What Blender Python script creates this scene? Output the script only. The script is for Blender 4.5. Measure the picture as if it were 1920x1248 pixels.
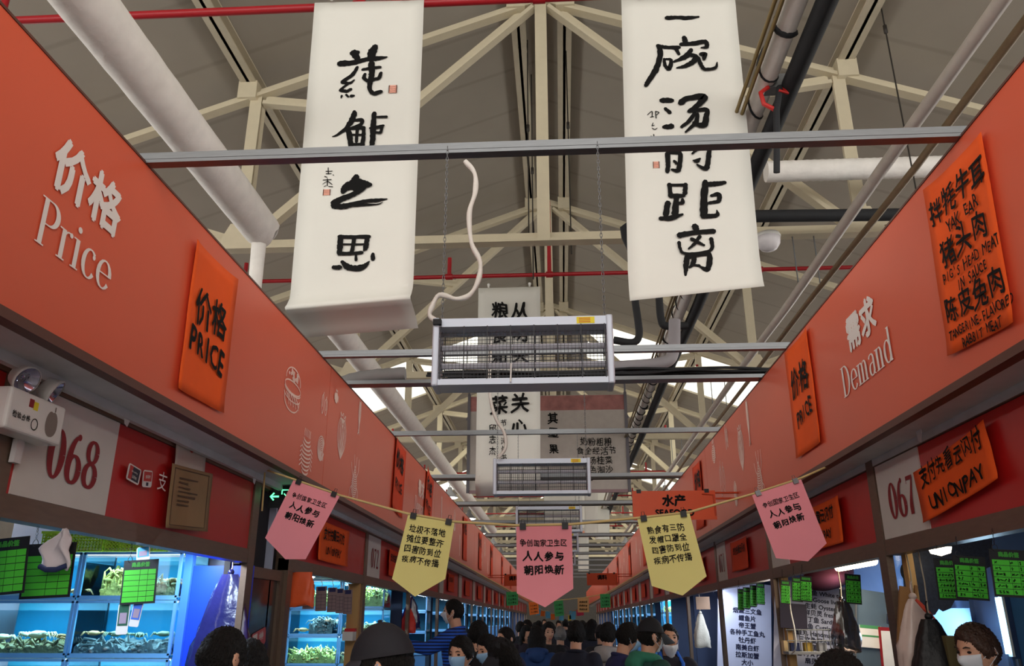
import bpy, math, random
import numpy as np
from mathutils import Matrix, Vector
random.seed(7)
for _o in list(bpy.data.objects): bpy.data.objects.remove(_o)
SC = bpy.context.scene
COL = SC.collection
PI = math.pi

# ------------------------------------------------------------------ camera, sky, exposure
FPX, PITCH, YAW = 1508.6, .3434, -.0591
EYE = np.array([0, 0, 1.68])
FW = np.array([math.sin(YAW)*math.cos(PITCH), math.cos(YAW)*math.cos(PITCH), math.sin(PITCH)])
RT = np.array([math.cos(YAW), -math.sin(YAW), 0]); UP = np.cross(RT, FW)
cd = bpy.data.cameras.new('camera'); cam = bpy.data.objects.new('camera', cd); COL.objects.link(cam)
cd.sensor_width = 36; cd.lens = FPX/1920*36; cd.clip_start = .05; cd.clip_end = 300
cam.matrix_world = Matrix(((RT[0], UP[0], -FW[0], EYE[0]), (RT[1], UP[1], -FW[1], EYE[1]), (RT[2], UP[2], -FW[2], EYE[2]), (0, 0, 0, 1)))
SC.camera = cam
SC.view_settings.view_transform = 'Standard'; SC.view_settings.look = 'None'
SC.view_settings.gamma = 1; SC.view_settings.use_curve_mapping = False
SC.view_settings.exposure = 0.42
wd = bpy.data.worlds.new('overcast_sky'); SC.world = wd; wd.use_nodes = True
wd.node_tree.nodes['Background'].inputs[0].default_value = (1.0, .97, .92, 1)
wd.node_tree.nodes['Background'].inputs[1].default_value = 2.35

def _ray(px, py): return FW+RT*(px-960)/FPX-UP*(py-624)/FPX
def onX(px, py, v): d = _ray(px, py); return EYE+d*(v/d[0])
def onY(px, py, v): d = _ray(px, py); return EYE+d*(v/d[1])
def onZ(px, py, v): d = _ray(px, py); return EYE+d*((v-1.68)/d[2])

# ------------------------------------------------------------------ materials
def lin(c):
    return tuple((x/255/12.92 if x/255 <= .04045 else ((x/255+.055)/1.055)**2.4) for x in c)
_M = {}
def mat(name, rgb, rough=.6, metal=0, var=.06, scale=8, bump=0, bscale=60, spec=.4, stretch=None):
    if name in _M: return _M[name]
    m = bpy.data.materials.new(name); m.use_nodes = True; _M[name] = m
    nt = m.node_tree; b = nt.nodes['Principled BSDF']; c = lin(rgb)
    b.inputs['Roughness'].default_value = rough; b.inputs['Metallic'].default_value = metal
    b.inputs['Specular IOR Level'].default_value = spec
    tc = nt.nodes.new('ShaderNodeTexCoord'); src = tc.outputs['Object']
    if stretch:
        mp = nt.nodes.new('ShaderNodeMapping'); mp.inputs['Scale'].default_value = stretch
        nt.links.new(src, mp.inputs[0]); src = mp.outputs[0]
    n = nt.nodes.new('ShaderNodeTexNoise'); n.inputs['Scale'].default_value = scale; n.inputs['Detail'].default_value = 5
    nt.links.new(src, n.inputs[0])
    r = nt.nodes.new('ShaderNodeMix'); r.data_type = 'RGBA'
    r.inputs[6].default_value = (*[max(0, x*(1-var*2)) for x in c], 1); r.inputs[7].default_value = (*[min(1, x*(1+var*2)) for x in c], 1)
    nt.links.new(n.outputs[0], r.inputs[0]); nt.links.new(r.outputs[2], b.inputs['Base Color'])
    if bump:
        n2 = nt.nodes.new('ShaderNodeTexNoise'); n2.inputs['Scale'].default_value = bscale; n2.inputs['Detail'].default_value = 4
        nt.links.new(src, n2.inputs[0])
        bp = nt.nodes.new('ShaderNodeBump'); bp.inputs['Strength'].default_value = bump; bp.inputs['Distance'].default_value = .02
        nt.links.new(n2.outputs[0], bp.inputs['Height']); nt.links.new(bp.outputs[0], b.inputs['Normal'])
    return m
def emit(name, rgb, s):
    if name in _M: return _M[name]
    m = bpy.data.materials.new(name); m.use_nodes = True; _M[name] = m
    nt = m.node_tree; nt.nodes.remove(nt.nodes['Principled BSDF'])
    e = nt.nodes.new('ShaderNodeEmission'); e.inputs[0].default_value = (*lin(rgb), 1); e.inputs[1].default_value = s
    nt.links.new(e.outputs[0], nt.nodes['Material Output'].inputs[0]); return m
def clear(name, rgb, gloss=.04, rough=.03, gcol=(255, 255, 255)):
    if name in _M: return _M[name]
    m = bpy.data.materials.new(name); m.use_nodes = True; _M[name] = m
    nt = m.node_tree; nt.nodes.remove(nt.nodes['Principled BSDF'])
    t = nt.nodes.new('ShaderNodeBsdfTransparent'); t.inputs[0].default_value = (*lin(rgb), 1)
    g = nt.nodes.new('ShaderNodeBsdfGlossy'); g.inputs['Roughness'].default_value = rough; g.inputs[0].default_value = (*lin(gcol), 1)
    fr = nt.nodes.new('ShaderNodeLayerWeight'); fr.inputs[0].default_value = .5
    pw = nt.nodes.new('ShaderNodeMath'); pw.operation = 'POWER'; pw.inputs[1].default_value = 4; nt.links.new(fr.outputs['Facing'], pw.inputs[0])
    ml = nt.nodes.new('ShaderNodeMath'); ml.operation = 'MULTIPLY_ADD'; ml.inputs[1].default_value = .5; ml.inputs[2].default_value = gloss; nt.links.new(pw.outputs[0], ml.inputs[0])
    mx = nt.nodes.new('ShaderNodeMixShader'); nt.links.new(ml.outputs[0], mx.inputs[0])
    nt.links.new(t.outputs[0], mx.inputs[1]); nt.links.new(g.outputs[0], mx.inputs[2])
    nt.links.new(mx.outputs[0], nt.nodes['Material Output'].inputs[0]); return m
def deck_material():
    m = mat('insulated_roof_deck', (158, 150, 138), .85, var=.05, scale=1.5, bump=.06, bscale=3)
    nt = m.node_tree; b = nt.nodes['Principled BSDF']
    tc = nt.nodes['Texture Coordinate']; w = nt.nodes.new('ShaderNodeTexWave'); w.bands_direction = 'Y'
    w.inputs['Scale'].default_value = .31; w.inputs['Distortion'].default_value = .15; w.inputs['Detail'].default_value = 1
    nt.links.new(tc.outputs['Object'], w.inputs[0])
    cr = nt.nodes.new('ShaderNodeValToRGB'); cr.color_ramp.elements[0].position = .0; cr.color_ramp.elements[0].color = (.86, .86, .86, 1)
    cr.color_ramp.elements[1].position = .02; cr.color_ramp.elements[1].color = (1, 1, 1, 1)
    nt.links.new(w.outputs[0], cr.inputs[0])
    old = b.inputs['Base Color'].links[0].from_socket
    mx = nt.nodes.new('ShaderNodeMix'); mx.data_type = 'RGBA'; mx.blend_type = 'MULTIPLY'; mx.inputs[0].default_value = 1
    nt.links.new(old, mx.inputs[6]); nt.links.new(cr.outputs[0], mx.inputs[7]); nt.links.new(mx.outputs[2], b.inputs['Base Color'])
    return m

# ------------------------------------------------------------------ mesh builder
class MB:
    def __init__(s): s.v = []; s.f = []; s.mi = []; s.sm = []; s.cur = 0
    def add(s, vs, fs, smooth=False):
        o = len(s.v); s.v += [tuple(map(float, p)) for p in vs]
        for f in fs: s.f.append([i+o for i in f]); s.mi.append(s.cur); s.sm.append(smooth)
        return s
    def box(s, x0, x1, y0, y1, z0, z1):
        v = [(x, y, z) for x in (x0, x1) for y in (y0, y1) for z in (z0, z1)]
        return s.add(v, [(0, 1, 3, 2), (4, 6, 7, 5), (0, 4, 5, 1), (2, 3, 7, 6), (0, 2, 6, 4), (1, 5, 7, 3)])
    def beam(s, a, b, w, h, up=(0, 0, 1)):
        a, b = np.array(a, float), np.array(b, float); d = b-a; d /= np.linalg.norm(d)
        u = np.cross(d, up)
        if np.linalg.norm(u) < 1e-3: u = np.cross(d, (0, 1, 0))
        u /= np.linalg.norm(u); n = np.cross(u, d)
        v = [p+u*i*w/2+n*j*h/2 for p in (a, b) for i, j in ((-1, -1), (1, -1), (1, 1), (-1, 1))]
        return s.add(v, [(0, 1, 2, 3), (7, 6, 5, 4), (0, 4, 5, 1), (1, 5, 6, 2), (2, 6, 7, 3), (3, 7, 4, 0)])
    def tube(s, pts, r, n=10, cap=True):
        P = [np.array(p, float) for p in pts]; R = r if hasattr(r, '__len__') else [r]*len(P)
        vs = []; ref = None
        for i, p in enumerate(P):
            t = P[min(i+1, len(P)-1)]-P[max(i-1, 0)]; t = t/(np.linalg.norm(t)+1e-12)
            if ref is None: ref = np.cross(t, (0, 0, 1) if abs(t[2]) < .9 else (0, 1, 0))
            u = ref-t*(ref@t); u /= np.linalg.norm(u); ref = u; w = np.cross(t, u)
            vs += [p+(u*math.cos(2*PI*k/n)+w*math.sin(2*PI*k/n))*R[i] for k in range(n)]
        fs = [(i*n+k, i*n+(k+1) % n, (i+1)*n+(k+1) % n, (i+1)*n+k) for i in range(len(P)-1) for k in range(n)]
        s.add(vs, fs, True)
        if cap: s.add(vs[:n], [tuple(range(n))[::-1]]); s.add(vs[-n:], [tuple(range(n))])
        return s
    def lathe(s, prof, c, n=24, axis='z'):
        vs = []
        for r, h in prof:
            for k in range(n):
                a = 2*PI*k/n; q = (r*math.cos(a), r*math.sin(a), h)
                if axis == 'y': q = (q[0], q[2], q[1])
                if axis == 'x': q = (q[2], q[0], q[1])
                vs.append((q[0]+c[0], q[1]+c[1], q[2]+c[2]))
        return s.add(vs, [(i*n+k, i*n+(k+1) % n, (i+1)*n+(k+1) % n, (i+1)*n+k) for i in range(len(prof)-1) for k in range(n)], True)
    def ball(s, c, r, n=12, m=8, rot=None):
        r = r if hasattr(r, '__len__') else (r, r, r); vs = []
        for i in range(m+1):
            t = PI*i/m
            for k in range(n):
                a = 2*PI*k/n; q = np.array((r[0]*math.sin(t)*math.cos(a), r[1]*math.sin(t)*math.sin(a), r[2]*math.cos(t)))
                if rot is not None: q = rot @ q
                vs.append(q+np.array(c))
        return s.add(vs, [(i*n+k, (i+1)*n+k, (i+1)*n+(k+1) % n, i*n+(k+1) % n) for i in range(m) for k in range(n)], True)
    def capsule(s, p0, p1, r0, r1, sq=1, n=12, side=(1, 0, 0)):
        p0, p1 = np.array(p0, float), np.array(p1, float); d = p1-p0; L = np.linalg.norm(d); d = d/L
        u = np.array(side, float); u = u-d*(u@d)
        if np.linalg.norm(u) < .05: u = np.cross(d, (0, 1, 0))
        u /= np.linalg.norm(u); w = np.cross(d, u)
        rings = [(p0-d*r0*math.cos(a), r0*math.sin(a)) for a in (.05, .5, 1.05)]+[(p0, r0), ((p0+p1)/2, (r0+r1)/2), (p1, r1)]+[(p1+d*r1*math.sin(a), r1*math.cos(a)) for a in (.5, 1.05, 1.52)]
        vs = [c+u*r*math.cos(2*PI*k/n)+w*r*sq*math.sin(2*PI*k/n) for c, r in rings for k in range(n)]
        m = len(rings); s.add(vs, [(i*n+k, i*n+(k+1) % n, (i+1)*n+(k+1) % n, (i+1)*n+k) for i in range(m-1) for k in range(n)], True)
        s.add(vs[:n], [tuple(range(n))[::-1]]); s.add(vs[-n:], [tuple(range(n))]); return s
    def grid(s, rows, thick=0, nrm=(0, -1, 0), smooth=True):
        h, w = len(rows), len(rows[0]); vs = [p for r in rows for p in r]
        fs = [(i*w+j, i*w+j+1, (i+1)*w+j+1, (i+1)*w+j) for i in range(h-1) for j in range(w-1)]
        if not thick: return s.add(vs, fs, smooth)
        n = np.array(nrm)*thick; N = len(vs)
        vs2 = vs+[np.array(p)-n for p in vs]
        f2 = fs+[tuple(i+N for i in f[::-1]) for f in fs]
        edge = [(i*w) for i in range(h)]; per = list(range(w))+[i*w+w-1 for i in range(1, h)]+[(h-1)*w+j for j in range(w-2, -1, -1)]+[i*w for i in range(h-2, 0, -1)]
        f2 += [(per[k], per[k-1], per[k-1]+N, per[k]+N) for k in range(len(per))]
        return s.add(vs2, f2, smooth)
    def poly(s, pts, thick, n):
        n = np.array(n, float)*thick; k = len(pts); a = [np.array(p, float) for p in pts]
        return s.add(a+[p-n for p in a], [tuple(range(k)), tuple(range(2*k-1, k-1, -1))]+[(i, i+k, (i+1) % k+k, (i+1) % k) for i in range(k)])
    def mesh(s, name, mats):
        me = bpy.data.meshes.new(name); me.from_pydata(s.v, [], s.f)
        for m in (mats if isinstance(mats, (list, tuple)) else [mats]): me.materials.append(m)
        me.polygons.foreach_set('material_index', s.mi); me.polygons.foreach_set('use_smooth', s.sm); me.update(); return me
    def build(s, name, mats, parent=None, M=None):
        return link(name, s.mesh(name, mats), parent, M)
def link(name, me, parent=None, M=None):
    o = bpy.data.objects.new(name, me); COL.objects.link(o)
    if parent is not None: o.parent = parent
    if M is not None: o.matrix_local = M
    return o
def tag(o, label, cat, group=None, kind=None):
    o['label'] = label; o['category'] = cat
    if group: o['group'] = group
    if kind: o['kind'] = kind
    return o
def struct(o): o['kind'] = 'structure'; return o
def thing(name, label, cat, loc=(0, 0, 0), M=None, group=None):
    o = bpy.data.objects.new(name, None); COL.objects.link(o); o.empty_display_size = .1
    if M is not None: o.matrix_local = M
    else: o.location = loc
    return tag(o, label, cat, group)
def copy_tree(o, parent=None):
    c = o.copy(); COL.objects.link(c)
    if parent is not None: c.parent = parent
    for ch in o.children: copy_tree(ch, c)
    return c
ORD = ['nearest', 'second', 'third', 'fourth', 'fifth', 'sixth', 'seventh', 'eighth', 'ninth', 'tenth', 'eleventh', 'twelfth', 'thirteenth', 'fourteenth', 'fifteenth', 'sixteenth', 'seventeenth', 'eighteenth', 'nineteenth', 'twentieth']
def T(x, y, z): return Matrix.Translation((x, y, z))
# a frame on a surface: x reads rightward, y up, z out of the surface.  L faces +X, R faces -X, F faces the camera end
def frame(o, side, roll=0, yaw=0):
    ax = {'L': ((0, 1, 0), (0, 0, 1), (1, 0, 0)), 'R': ((0, -1, 0), (0, 0, 1), (-1, 0, 0)), 'F': ((1, 0, 0), (0, 0, 1), (0, -1, 0))}[side]
    m = Matrix(((ax[0][0], ax[1][0], ax[2][0], 0), (ax[0][1], ax[1][1], ax[2][1], 0), (ax[0][2], ax[1][2], ax[2][2], 0), (0, 0, 0, 1)))
    return T(*o) @ m @ Matrix.Rotation(yaw, 4, 'Y') @ Matrix.Rotation(roll, 4, 'Z')
def smooth_line(pts, k=6):
    P = [np.array(p, float) for p in pts]
    if len(P) < 3: return [P[0]+(P[-1]-P[0])*t/k for t in range(k+1)]
    Q = [2*P[0]-P[1]]+P+[2*P[-1]-P[-2]]; out = []
    for i in range(1, len(Q)-2):
        for t in np.arange(k)/k:
            out.append(.5*(2*Q[i]+(Q[i+1]-Q[i-1])*t+(2*Q[i-1]-5*Q[i]+4*Q[i+1]-Q[i+2])*t*t+(3*Q[i]-Q[i-1]-3*Q[i+1]+Q[i+2])*t**3))
    return out+[P[-1]]
def stroke(b, pts, z=0, rough=.06, smooth=True, rnd=True):
    """a brush or pen stroke of (x, y, width) points lying flat in the frame"""
    S = smooth_line(pts) if smooth else [np.array(p, float) for p in pts]
    L, R = [], []
    for i, p in enumerate(S):
        d = S[min(i+1, len(S)-1)][:2]-S[max(0, i-1)][:2]; d = d/(np.linalg.norm(d)+1e-9); n = np.array((-d[1], d[0])); w = max(p[2], 1e-4)/2
        L.append(p[:2]+n*w*(1+random.uniform(-rough, rough)*2)); R.append(p[:2]-n*w*(1+random.uniform(-rough, rough)*2))
    if rnd:
        d0 = S[0][:2]-S[1][:2]; d0 /= np.linalg.norm(d0)+1e-9; d1 = S[-1][:2]-S[-2][:2]; d1 /= np.linalg.norm(d1)+1e-9
        a0 = S[0][:2]+d0*S[0][2]*.4; a1 = S[-1][:2]+d1*S[-1][2]*.4
        L = [a0+(L[0]-S[0][:2])*.45]+L+[a1+(L[-1]-S[-1][:2])*.45]; R = [a0+(R[0]-S[0][:2])*.45]+R+[a1+(R[-1]-S[-1][:2])*.45]
    b.lift = getattr(b, 'lift', 0)+.00008; z += b.lift
    k = len(L); vs = [(*p, z) for p in L]+[(*p, z) for p in R]
    b.add(vs, [(i+k, i+1+k, i+1, i) for i in range(k-1)])
INK = mat('black_ink', (17, 16, 16), .7, spec=.15)
def embolden(V, F, d):
    """thicken letter shapes: the same outline laid down again, shifted a pen's width"""
    n = len(V); VV = []; FF = []
    for k, (a, b) in enumerate(((0, 0), (d, 0), (-d, 0), (0, d), (0, -d))):
        q = V.copy(); q[:, 0] += a; q[:, 1] += b; q[:, 2] += k*.00012; VV.append(q); FF += [tuple(i+n*k for i in f) for f in F]
    return np.concatenate(VV), FF
def text(body, size, m, parent, x, y, z=.002, bold=0, align='CENTER', shear=0, jit=0, name='lettering', rot=0, sx=1, track=1, lead=1, res=3):
    c = bpy.data.curves.new('t', 'FONT'); c.body = body; c.size = size; c.align_x = align; c.align_y = 'CENTER'
    c.shear = shear; c.resolution_u = res; c.space_character = track; c.space_line = lead
    o = bpy.data.objects.new('t', c); me = bpy.data.meshes.new_from_object(o); bpy.data.objects.remove(o); bpy.data.curves.remove(c)
    n = len(me.vertices); co = np.zeros(n*3); me.vertices.foreach_get('co', co); co = co.reshape(-1, 3)
    co[:, 0] *= sx
    if jit:
        ph = random.uniform(0, 9); s = 2.6/size
        co[:, :2] += jit*size*np.stack([np.sin(co[:, 1]*s*2.1+ph)+.7*np.sin(co[:, 0]*s*3.3+ph*2), np.sin(co[:, 0]*s*1.7+ph)+.7*np.cos(co[:, 1]*s*3.7+ph)], 1)
    F = [tuple(p.vertices) for p in me.polygons]; bpy.data.meshes.remove(me)
    if bold: co, F = embolden(co, F, bold*1.3)
    me = MB().add(co, F).mesh(name, m)
    return link(name, me, parent, T(x, y, z) @ Matrix.Rotation(rot, 4, 'Z'))
def hand_text(body, size, m, parent, x, y, z=.002, bold=.012, sx=.95, slope=0, jit=.035, name='lettering'):
    """handwritten line: each character a little off in size, tilt and height; one mesh"""
    b = []; n = len(body); adv = [(.62 if ord(ch) < 128 else 1.06)*size*sx for ch in body]; X = -sum(adv)/2
    o_all = []
    for ch, a in zip(body, adv):
        if ch != ' ':
            c = bpy.data.curves.new('t', 'FONT'); c.body = ch; c.size = size*random.uniform(.92, 1.1); c.align_x = 'CENTER'; c.align_y = 'CENTER'; c.resolution_u = 2
            o = bpy.data.objects.new('t', c); me = bpy.data.meshes.new_from_object(o); bpy.data.objects.remove(o); bpy.data.curves.remove(c)
            k = len(me.vertices); co = np.zeros(k*3); me.vertices.foreach_get('co', co); co = co.reshape(-1, 3)
            ph = random.uniform(0, 9); s = 2.6/size
            co[:, :2] += jit*size*np.stack([np.sin(co[:, 1]*s*2.1+ph)+.7*np.sin(co[:, 0]*s*3.3+ph*2), np.sin(co[:, 0]*s*1.7+ph)+.7*np.cos(co[:, 1]*s*3.7+ph)], 1)
            t = random.uniform(-.09, .09)+slope*.5; ct, st = math.cos(t), math.sin(t); q = co.copy()
            q[:, 0] = (co[:, 0]*ct-co[:, 1]*st)*sx+X+a/2; q[:, 1] = co[:, 0]*st+co[:, 1]*ct+random.uniform(-.06, .06)*size+slope*(X+a/2)
            o_all.append((q, [tuple(p.vertices) for p in me.polygons])); bpy.data.meshes.remove(me)
        X += a
    mb = MB()
    for q, fs in o_all: mb.add(*(embolden(q, fs, bold*size*1.25) if bold else (q, fs)))
    return mb.build(name, m, parent, T(x, y, z))
# ------------------------------------------------------------------ the hall
XL, XR = -1.714, 1.621            # aisle faces of the two red fascias
FZ0, FZ1 = 2.60, 3.49             # fascia bottom and top
SL, SR = -2.0, 1.85               # stall fronts
YB, YE = -5.0, 62.0
RX, RZ, RS = -.13, 9.72, .365     # ridge x, deck height at the ridge, slope
HX = 9.6
concrete = mat('worn_concrete', (120, 114, 106), .6, var=.1, scale=2)
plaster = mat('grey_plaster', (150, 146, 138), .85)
deck = deck_material()
cream = mat('cream_steel_paint', (204, 193, 166), .55, var=.04, bump=.05, bscale=40)
cream2 = mat('cream_purlin_paint', (190, 180, 158), .6, var=.05)
galv = mat('galvanised_steel', (122, 124, 126), .38, .7, var=.1, scale=14, stretch=(1, 14, 14))
red_paint = mat('red_pipe_paint', (158, 26, 34), .38, var=.05)
wrap = mat('white_pipe_wrap', (238, 234, 228), .75, var=.06, bump=.5, bscale=11)
black_foam = mat('black_foam_insulation', (34, 35, 38), .75, bump=.1)
white_pl = mat('white_plastic', (226, 224, 220), .4)
grey_pl = mat('grey_plastic', (130, 130, 134), .5)
struct(MB().box(-HX, HX, YB, YE, -.1, 0).build('floor', concrete))
# roof decks, with the skylight bands left open
SKY = [(20.4, 23.9), (36.8, 40.3), (53.2, 56.7)]
def roof_z(x): return RZ-RS*abs(x-RX)
rb = MB()
def slab(b, x0, x1, y0, y1, t=.06):
    z0, z1 = roof_z(x0), roof_z(x1)
    v = [(x0, y0, z0), (x1, y0, z1), (x1, y1, z1), (x0, y1, z0)]
    b.add(v+[(p[0], p[1], p[2]+t) for p in v], [(0, 1, 2, 3), (7, 6, 5, 4), (0, 4, 5, 1), (1, 5, 6, 2), (2, 6, 7, 3), (3, 7, 4, 0)])
ys = [YB]+[y for p in SKY for y in p]+[YE]
for i in range(0, len(ys), 2):
    for a, b in ((-HX, RX), (RX, HX)): slab(rb, a, b, ys[i], ys[i+1])
for y0, y1 in SKY:
    for a, b in ((-HX, -7.0), (-1.1, RX), (RX, .9), (6.8, HX)): slab(rb, a, b, y0, y1)
struct(rb.build('ceiling', deck))
frost = clear('frosted_skylight', (246, 246, 240), .05, .3)
k = 1
for y0, y1 in SKY:
    for a, b in ((-7.0, -1.1), (.9, 6.8)):
        g = MB(); slab(g, a, b, y0, y1, .02); w = struct(g.build('window_%d' % k, frost)); k += 1
for nm, x in (('left', -HX), ('right', HX)):      # unseen side walls, left open above to let daylight onto the ceiling
    w = MB().box(x-.1, x+.1, YB, YE, 0, 3.3)
    for j in range(12): w.box(x-.12, x+.12, 3.03+5.47*j-.15, 3.03+5.47*j+.15, 3.3, roof_z(HX)+.02)
    struct(w.build('wall_'+nm, plaster))
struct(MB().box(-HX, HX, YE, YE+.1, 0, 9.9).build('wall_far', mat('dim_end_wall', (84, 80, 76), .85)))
w = MB(); w.box(-HX, HX, YB-.1, YB, 0, 2.2); struct(w.build('wall_back_light_block', plaster))  # low unseen wall added to cut the light from behind the camera

# ------------------------------------------------------------------ roof trusses
def make_truss():
    r = thing('roof_truss', '', 'roof truss')
    top = lambda x: 9.33-RS*abs(x-RX)
    Zb = 5.86; e = 9.3
    def m(nm, a, b, w=.13, h=.15):
        q = MB(); a, b = np.array((a[0], 0, a[1])), np.array((b[0], 0, b[1]))
        q.beam(a, b, w, h*.35, (0, 1, 0)) if False else q.beam(a+np.array((0, -.0, 0)), b, w, .05)
        d = (b-a)/np.linalg.norm(b-a); n = np.cross(d, (0, 1, 0)); 
        if n[2] > 0: n = -n
        q.beam(a+n*(-.06)+np.array((0, w/2-.02, 0)), b+n*(-.06)+np.array((0, w/2-.02, 0)), .03, h)
        q.build(nm, cream, r)
    m('top_chord', (RX-e, top(RX-e)), (RX, top(RX))); m('top_chord', (RX, top(RX)), (RX+e, top(RX+e)))
    q = MB(); q.box(RX-e, RX+e, -.075, .075, Zb-.03, Zb+.0); q.box(RX-e, RX+e, .045, .075, Zb, Zb+.13); q.build('bottom_chord', cream, r)
    m('king_post', (RX, Zb), (RX, top(RX)), .15)
    for s in (-1, 1):
        x = RX+s*3.65; x2 = RX+s*6.6
        m('side_post', (x, Zb), (x, top(x)), .15); m('diagonal_brace', (x-s*.12, Zb+.05), (RX+s*.1, top(RX)-.1), .13)
        m('diagonal_brace', (x-s*.1, top(x)-.1), (RX+s*1.75, Zb+(9.3-Zb)*.52), .11)
        m('diagonal_brace', (x+s*.12, Zb+.05), (x2, top(x2)-.05), .12); m('side_post', (x2, Zb), (x2, top(x2)), .12)
        for xx in (RX+s*.32, RX+s*3.75):       # the seat that carries the purlin
            MB().box(xx-.12, xx+.12, -.1, .1, top(xx)-.02, roof_z(xx)-.16).build('purlin_seat', cream, r)
        g = MB(); g.add([(x-.25, -.07, Zb-.02), (x+.25, -.07, Zb-.02), (x+.1, -.07, Zb+.3), (x-.1, -.07, Zb+.3)], [(0, 1, 2, 3)]); g.add([(x-.25, -.06, Zb-.02), (x+.25, -.06, Zb-.02), (x+.1, -.06, Zb+.3), (x-.1, -.06, Zb+.3)], [(3, 2, 1, 0)]); g.build('gusset_plate', cream, r)
    return r
tr0 = make_truss()
TY = [8.5+5.47*i for i in range(10)]
for i, y in enumerate(TY):
    t = tr0 if i == 0 else copy_tree(tr0)
    t.location = (0, y, 0); t['group'] = 'cream steel roof trusses'
    t['label'] = '%s cream steel roof truss spanning the market hall' % ORD[i] + (', right behind the two long scrolls' if i == 0 else '')
for i, (x, lb) in enumerate(((RX-.32, 'cream roof purlin just left of the ridge'), (RX+.32, 'cream roof purlin just right of the ridge'), (RX-3.75, 'cream roof purlin half way up the left roof slope'), (RX+3.75, 'cream roof purlin half way up the right roof slope'), (RX-7.2, 'cream roof purlin low on the left roof slope'), (RX+7.2, 'cream roof purlin low on the right roof slope'))):
    z = roof_z(x)-.09; q = MB()
    q.box(x-.1, x+.1, YB, YE, z-.09, z-.07); q.box(x-.02, x+.02, YB, YE, z-.09, z+.09); q.box(x-.1, x+.1, YB, YE, z+.07, z+.09)
    tag(q.build('roof_purlin', cream2), lb, 'purlin', 'roof purlins')
for i, (px, py, Y, z1) in enumerate(((990, 240, 9.6, 6.4), (998, 320, 10.4, 6.2), (1065, 235, 9.6, 6.2), (1660, 55, 7.6, 5.0))):
    p = onY(px, py, Y); zt = roof_z(p[0])
    tag(MB().tube([(p[0], Y, zt), (p[0], Y, z1)], .009, 6).lathe([(0, .06), (.022, .05), (.022, -.05), (0, -.06)], (p[0], Y, p[2]), 8).build('hanger_rod', mat('dark_steel_rod', (58, 54, 50), .5, .5)),
        ['thin dark hanger rod left of the ridge, the nearer one', 'thin dark hanger rod left of the ridge, the farther one', 'thin dark hanger rod right of the ridge', 'thin dark hanger rod above the right red fascia'][i], 'rod', 'roof hanger rods')

# ------------------------------------------------------------------ sprinkler pipes across the hall
PY = [5.2+5.5*i for i in range(9)]
for i, y in enumerate(PY):
    r = thing('sprinkler_pipe', '%s red sprinkler pipe crossing the hall' % ORD[i] + (', the two long scrolls hang from it' if i == 0 else ''), 'pipe', (0, y, 6.4), group='red sprinkler pipes')
    p0 = onY(26, 45, 5.2)-np.array((0, 5.2, 6.4)); p1 = onY(1160, -3, 5.2)-np.array((0, 5.2, 6.4))
    s = (p1[2]-p0[2])/(p1[0]-p0[0]); q = MB()
    if i: s *= .3
    q.tube([(-7.5, 0, s*-7.4), (7.5, 0, s*7.6)], .034 if i == 0 else .03, 12).build('pipe_run', red_paint, r)
    for x in (-1.55, -.09, 2.9, -4.6):
        q = MB(); q.tube([(x-.05, 0, s*x), (x+.05, 0, s*x)], .045, 12); q.tube([(x, 0, s*x), (x, 0, s*x+.3)], .03, 10)
        q.build('tee_fitting', red_paint, r)
    MB().tube([(-.09, 0, 0), (-.09, 0, 1.2)], .028, 10).build('riser', red_paint, r)

# ------------------------------------------------------------------ galvanised bars between the fascia tops
BY = [2.87+2.65*i for i in range(14)]
for i, y in enumerate(BY):
    q = MB(); a, c = .0235, .0235
    q.box(XL-.03, XR+.03, y-a, y+a, 3.492, 3.492+2*c); q.box(XL-.03, XR+.03, y-a-.002, y-a, 3.508, 3.522)
    tag(q.build('cross_bar', galv), '%s galvanised square bar laid across the aisle between the red fascias' % ORD[i], 'bar', 'bars across the aisle')

# ------------------------------------------------------------------ ducts and pipes
def duct_rings(b, x, z, y0, y1, r, wob=.012, n=20, step=.16):
    vs = []; m = int((y1-y0)/step)
    for i in range(m+1):
        y = y0+(y1-y0)*i/m; rr = r*(1+random.uniform(-wob, wob)); vs += [(x+rr*math.cos(2*PI*k/n), y+.05*math.sin(k*.9), z+rr*math.sin(2*PI*k/n)) for k in range(n)]
    b.add(vs, [(i*n+k, i*n+(k+1) % n, (i+1)*n+(k+1) % n, (i+1)*n+k) for i in range(m) for k in range(n)], True)
    b.add([(x+r*math.cos(2*PI*k/n), y1, z+r*math.sin(2*PI*k/n)) for k in range(n)], [tuple(range(n))]); return b
d = thing('wrapped_duct', 'thick white wrapped duct running along above the left red fascia', 'duct', (-2.8, 0, 5.2))
duct_rings(MB(), 0, 0, 1.0, 6.75, .172).build('duct_run', wrap, d)
duct_rings(MB(), 0, 0, 8.7, 34, .16).build('duct_run', wrap, d)
p = [onY(490, 400, 6.75)-np.array((-2.8, 0, 5.2)), onY(487, 440, 6.75)-np.array((-2.8, 0, 5.2)), onY(478, 535, 6.75)-np.array((-2.8, 0, 5.2)), onY(470, 640, 6.75)-np.array((-2.8, 0, 5.2))]
MB().tube([(0, 6.4, -.08)]+p, [.09, .085, .07, .062, .06], 12).build('drop_hose', wrap, d)
mt = mat('brown_conduit', (142, 124, 96), .55, var=.12)
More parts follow.
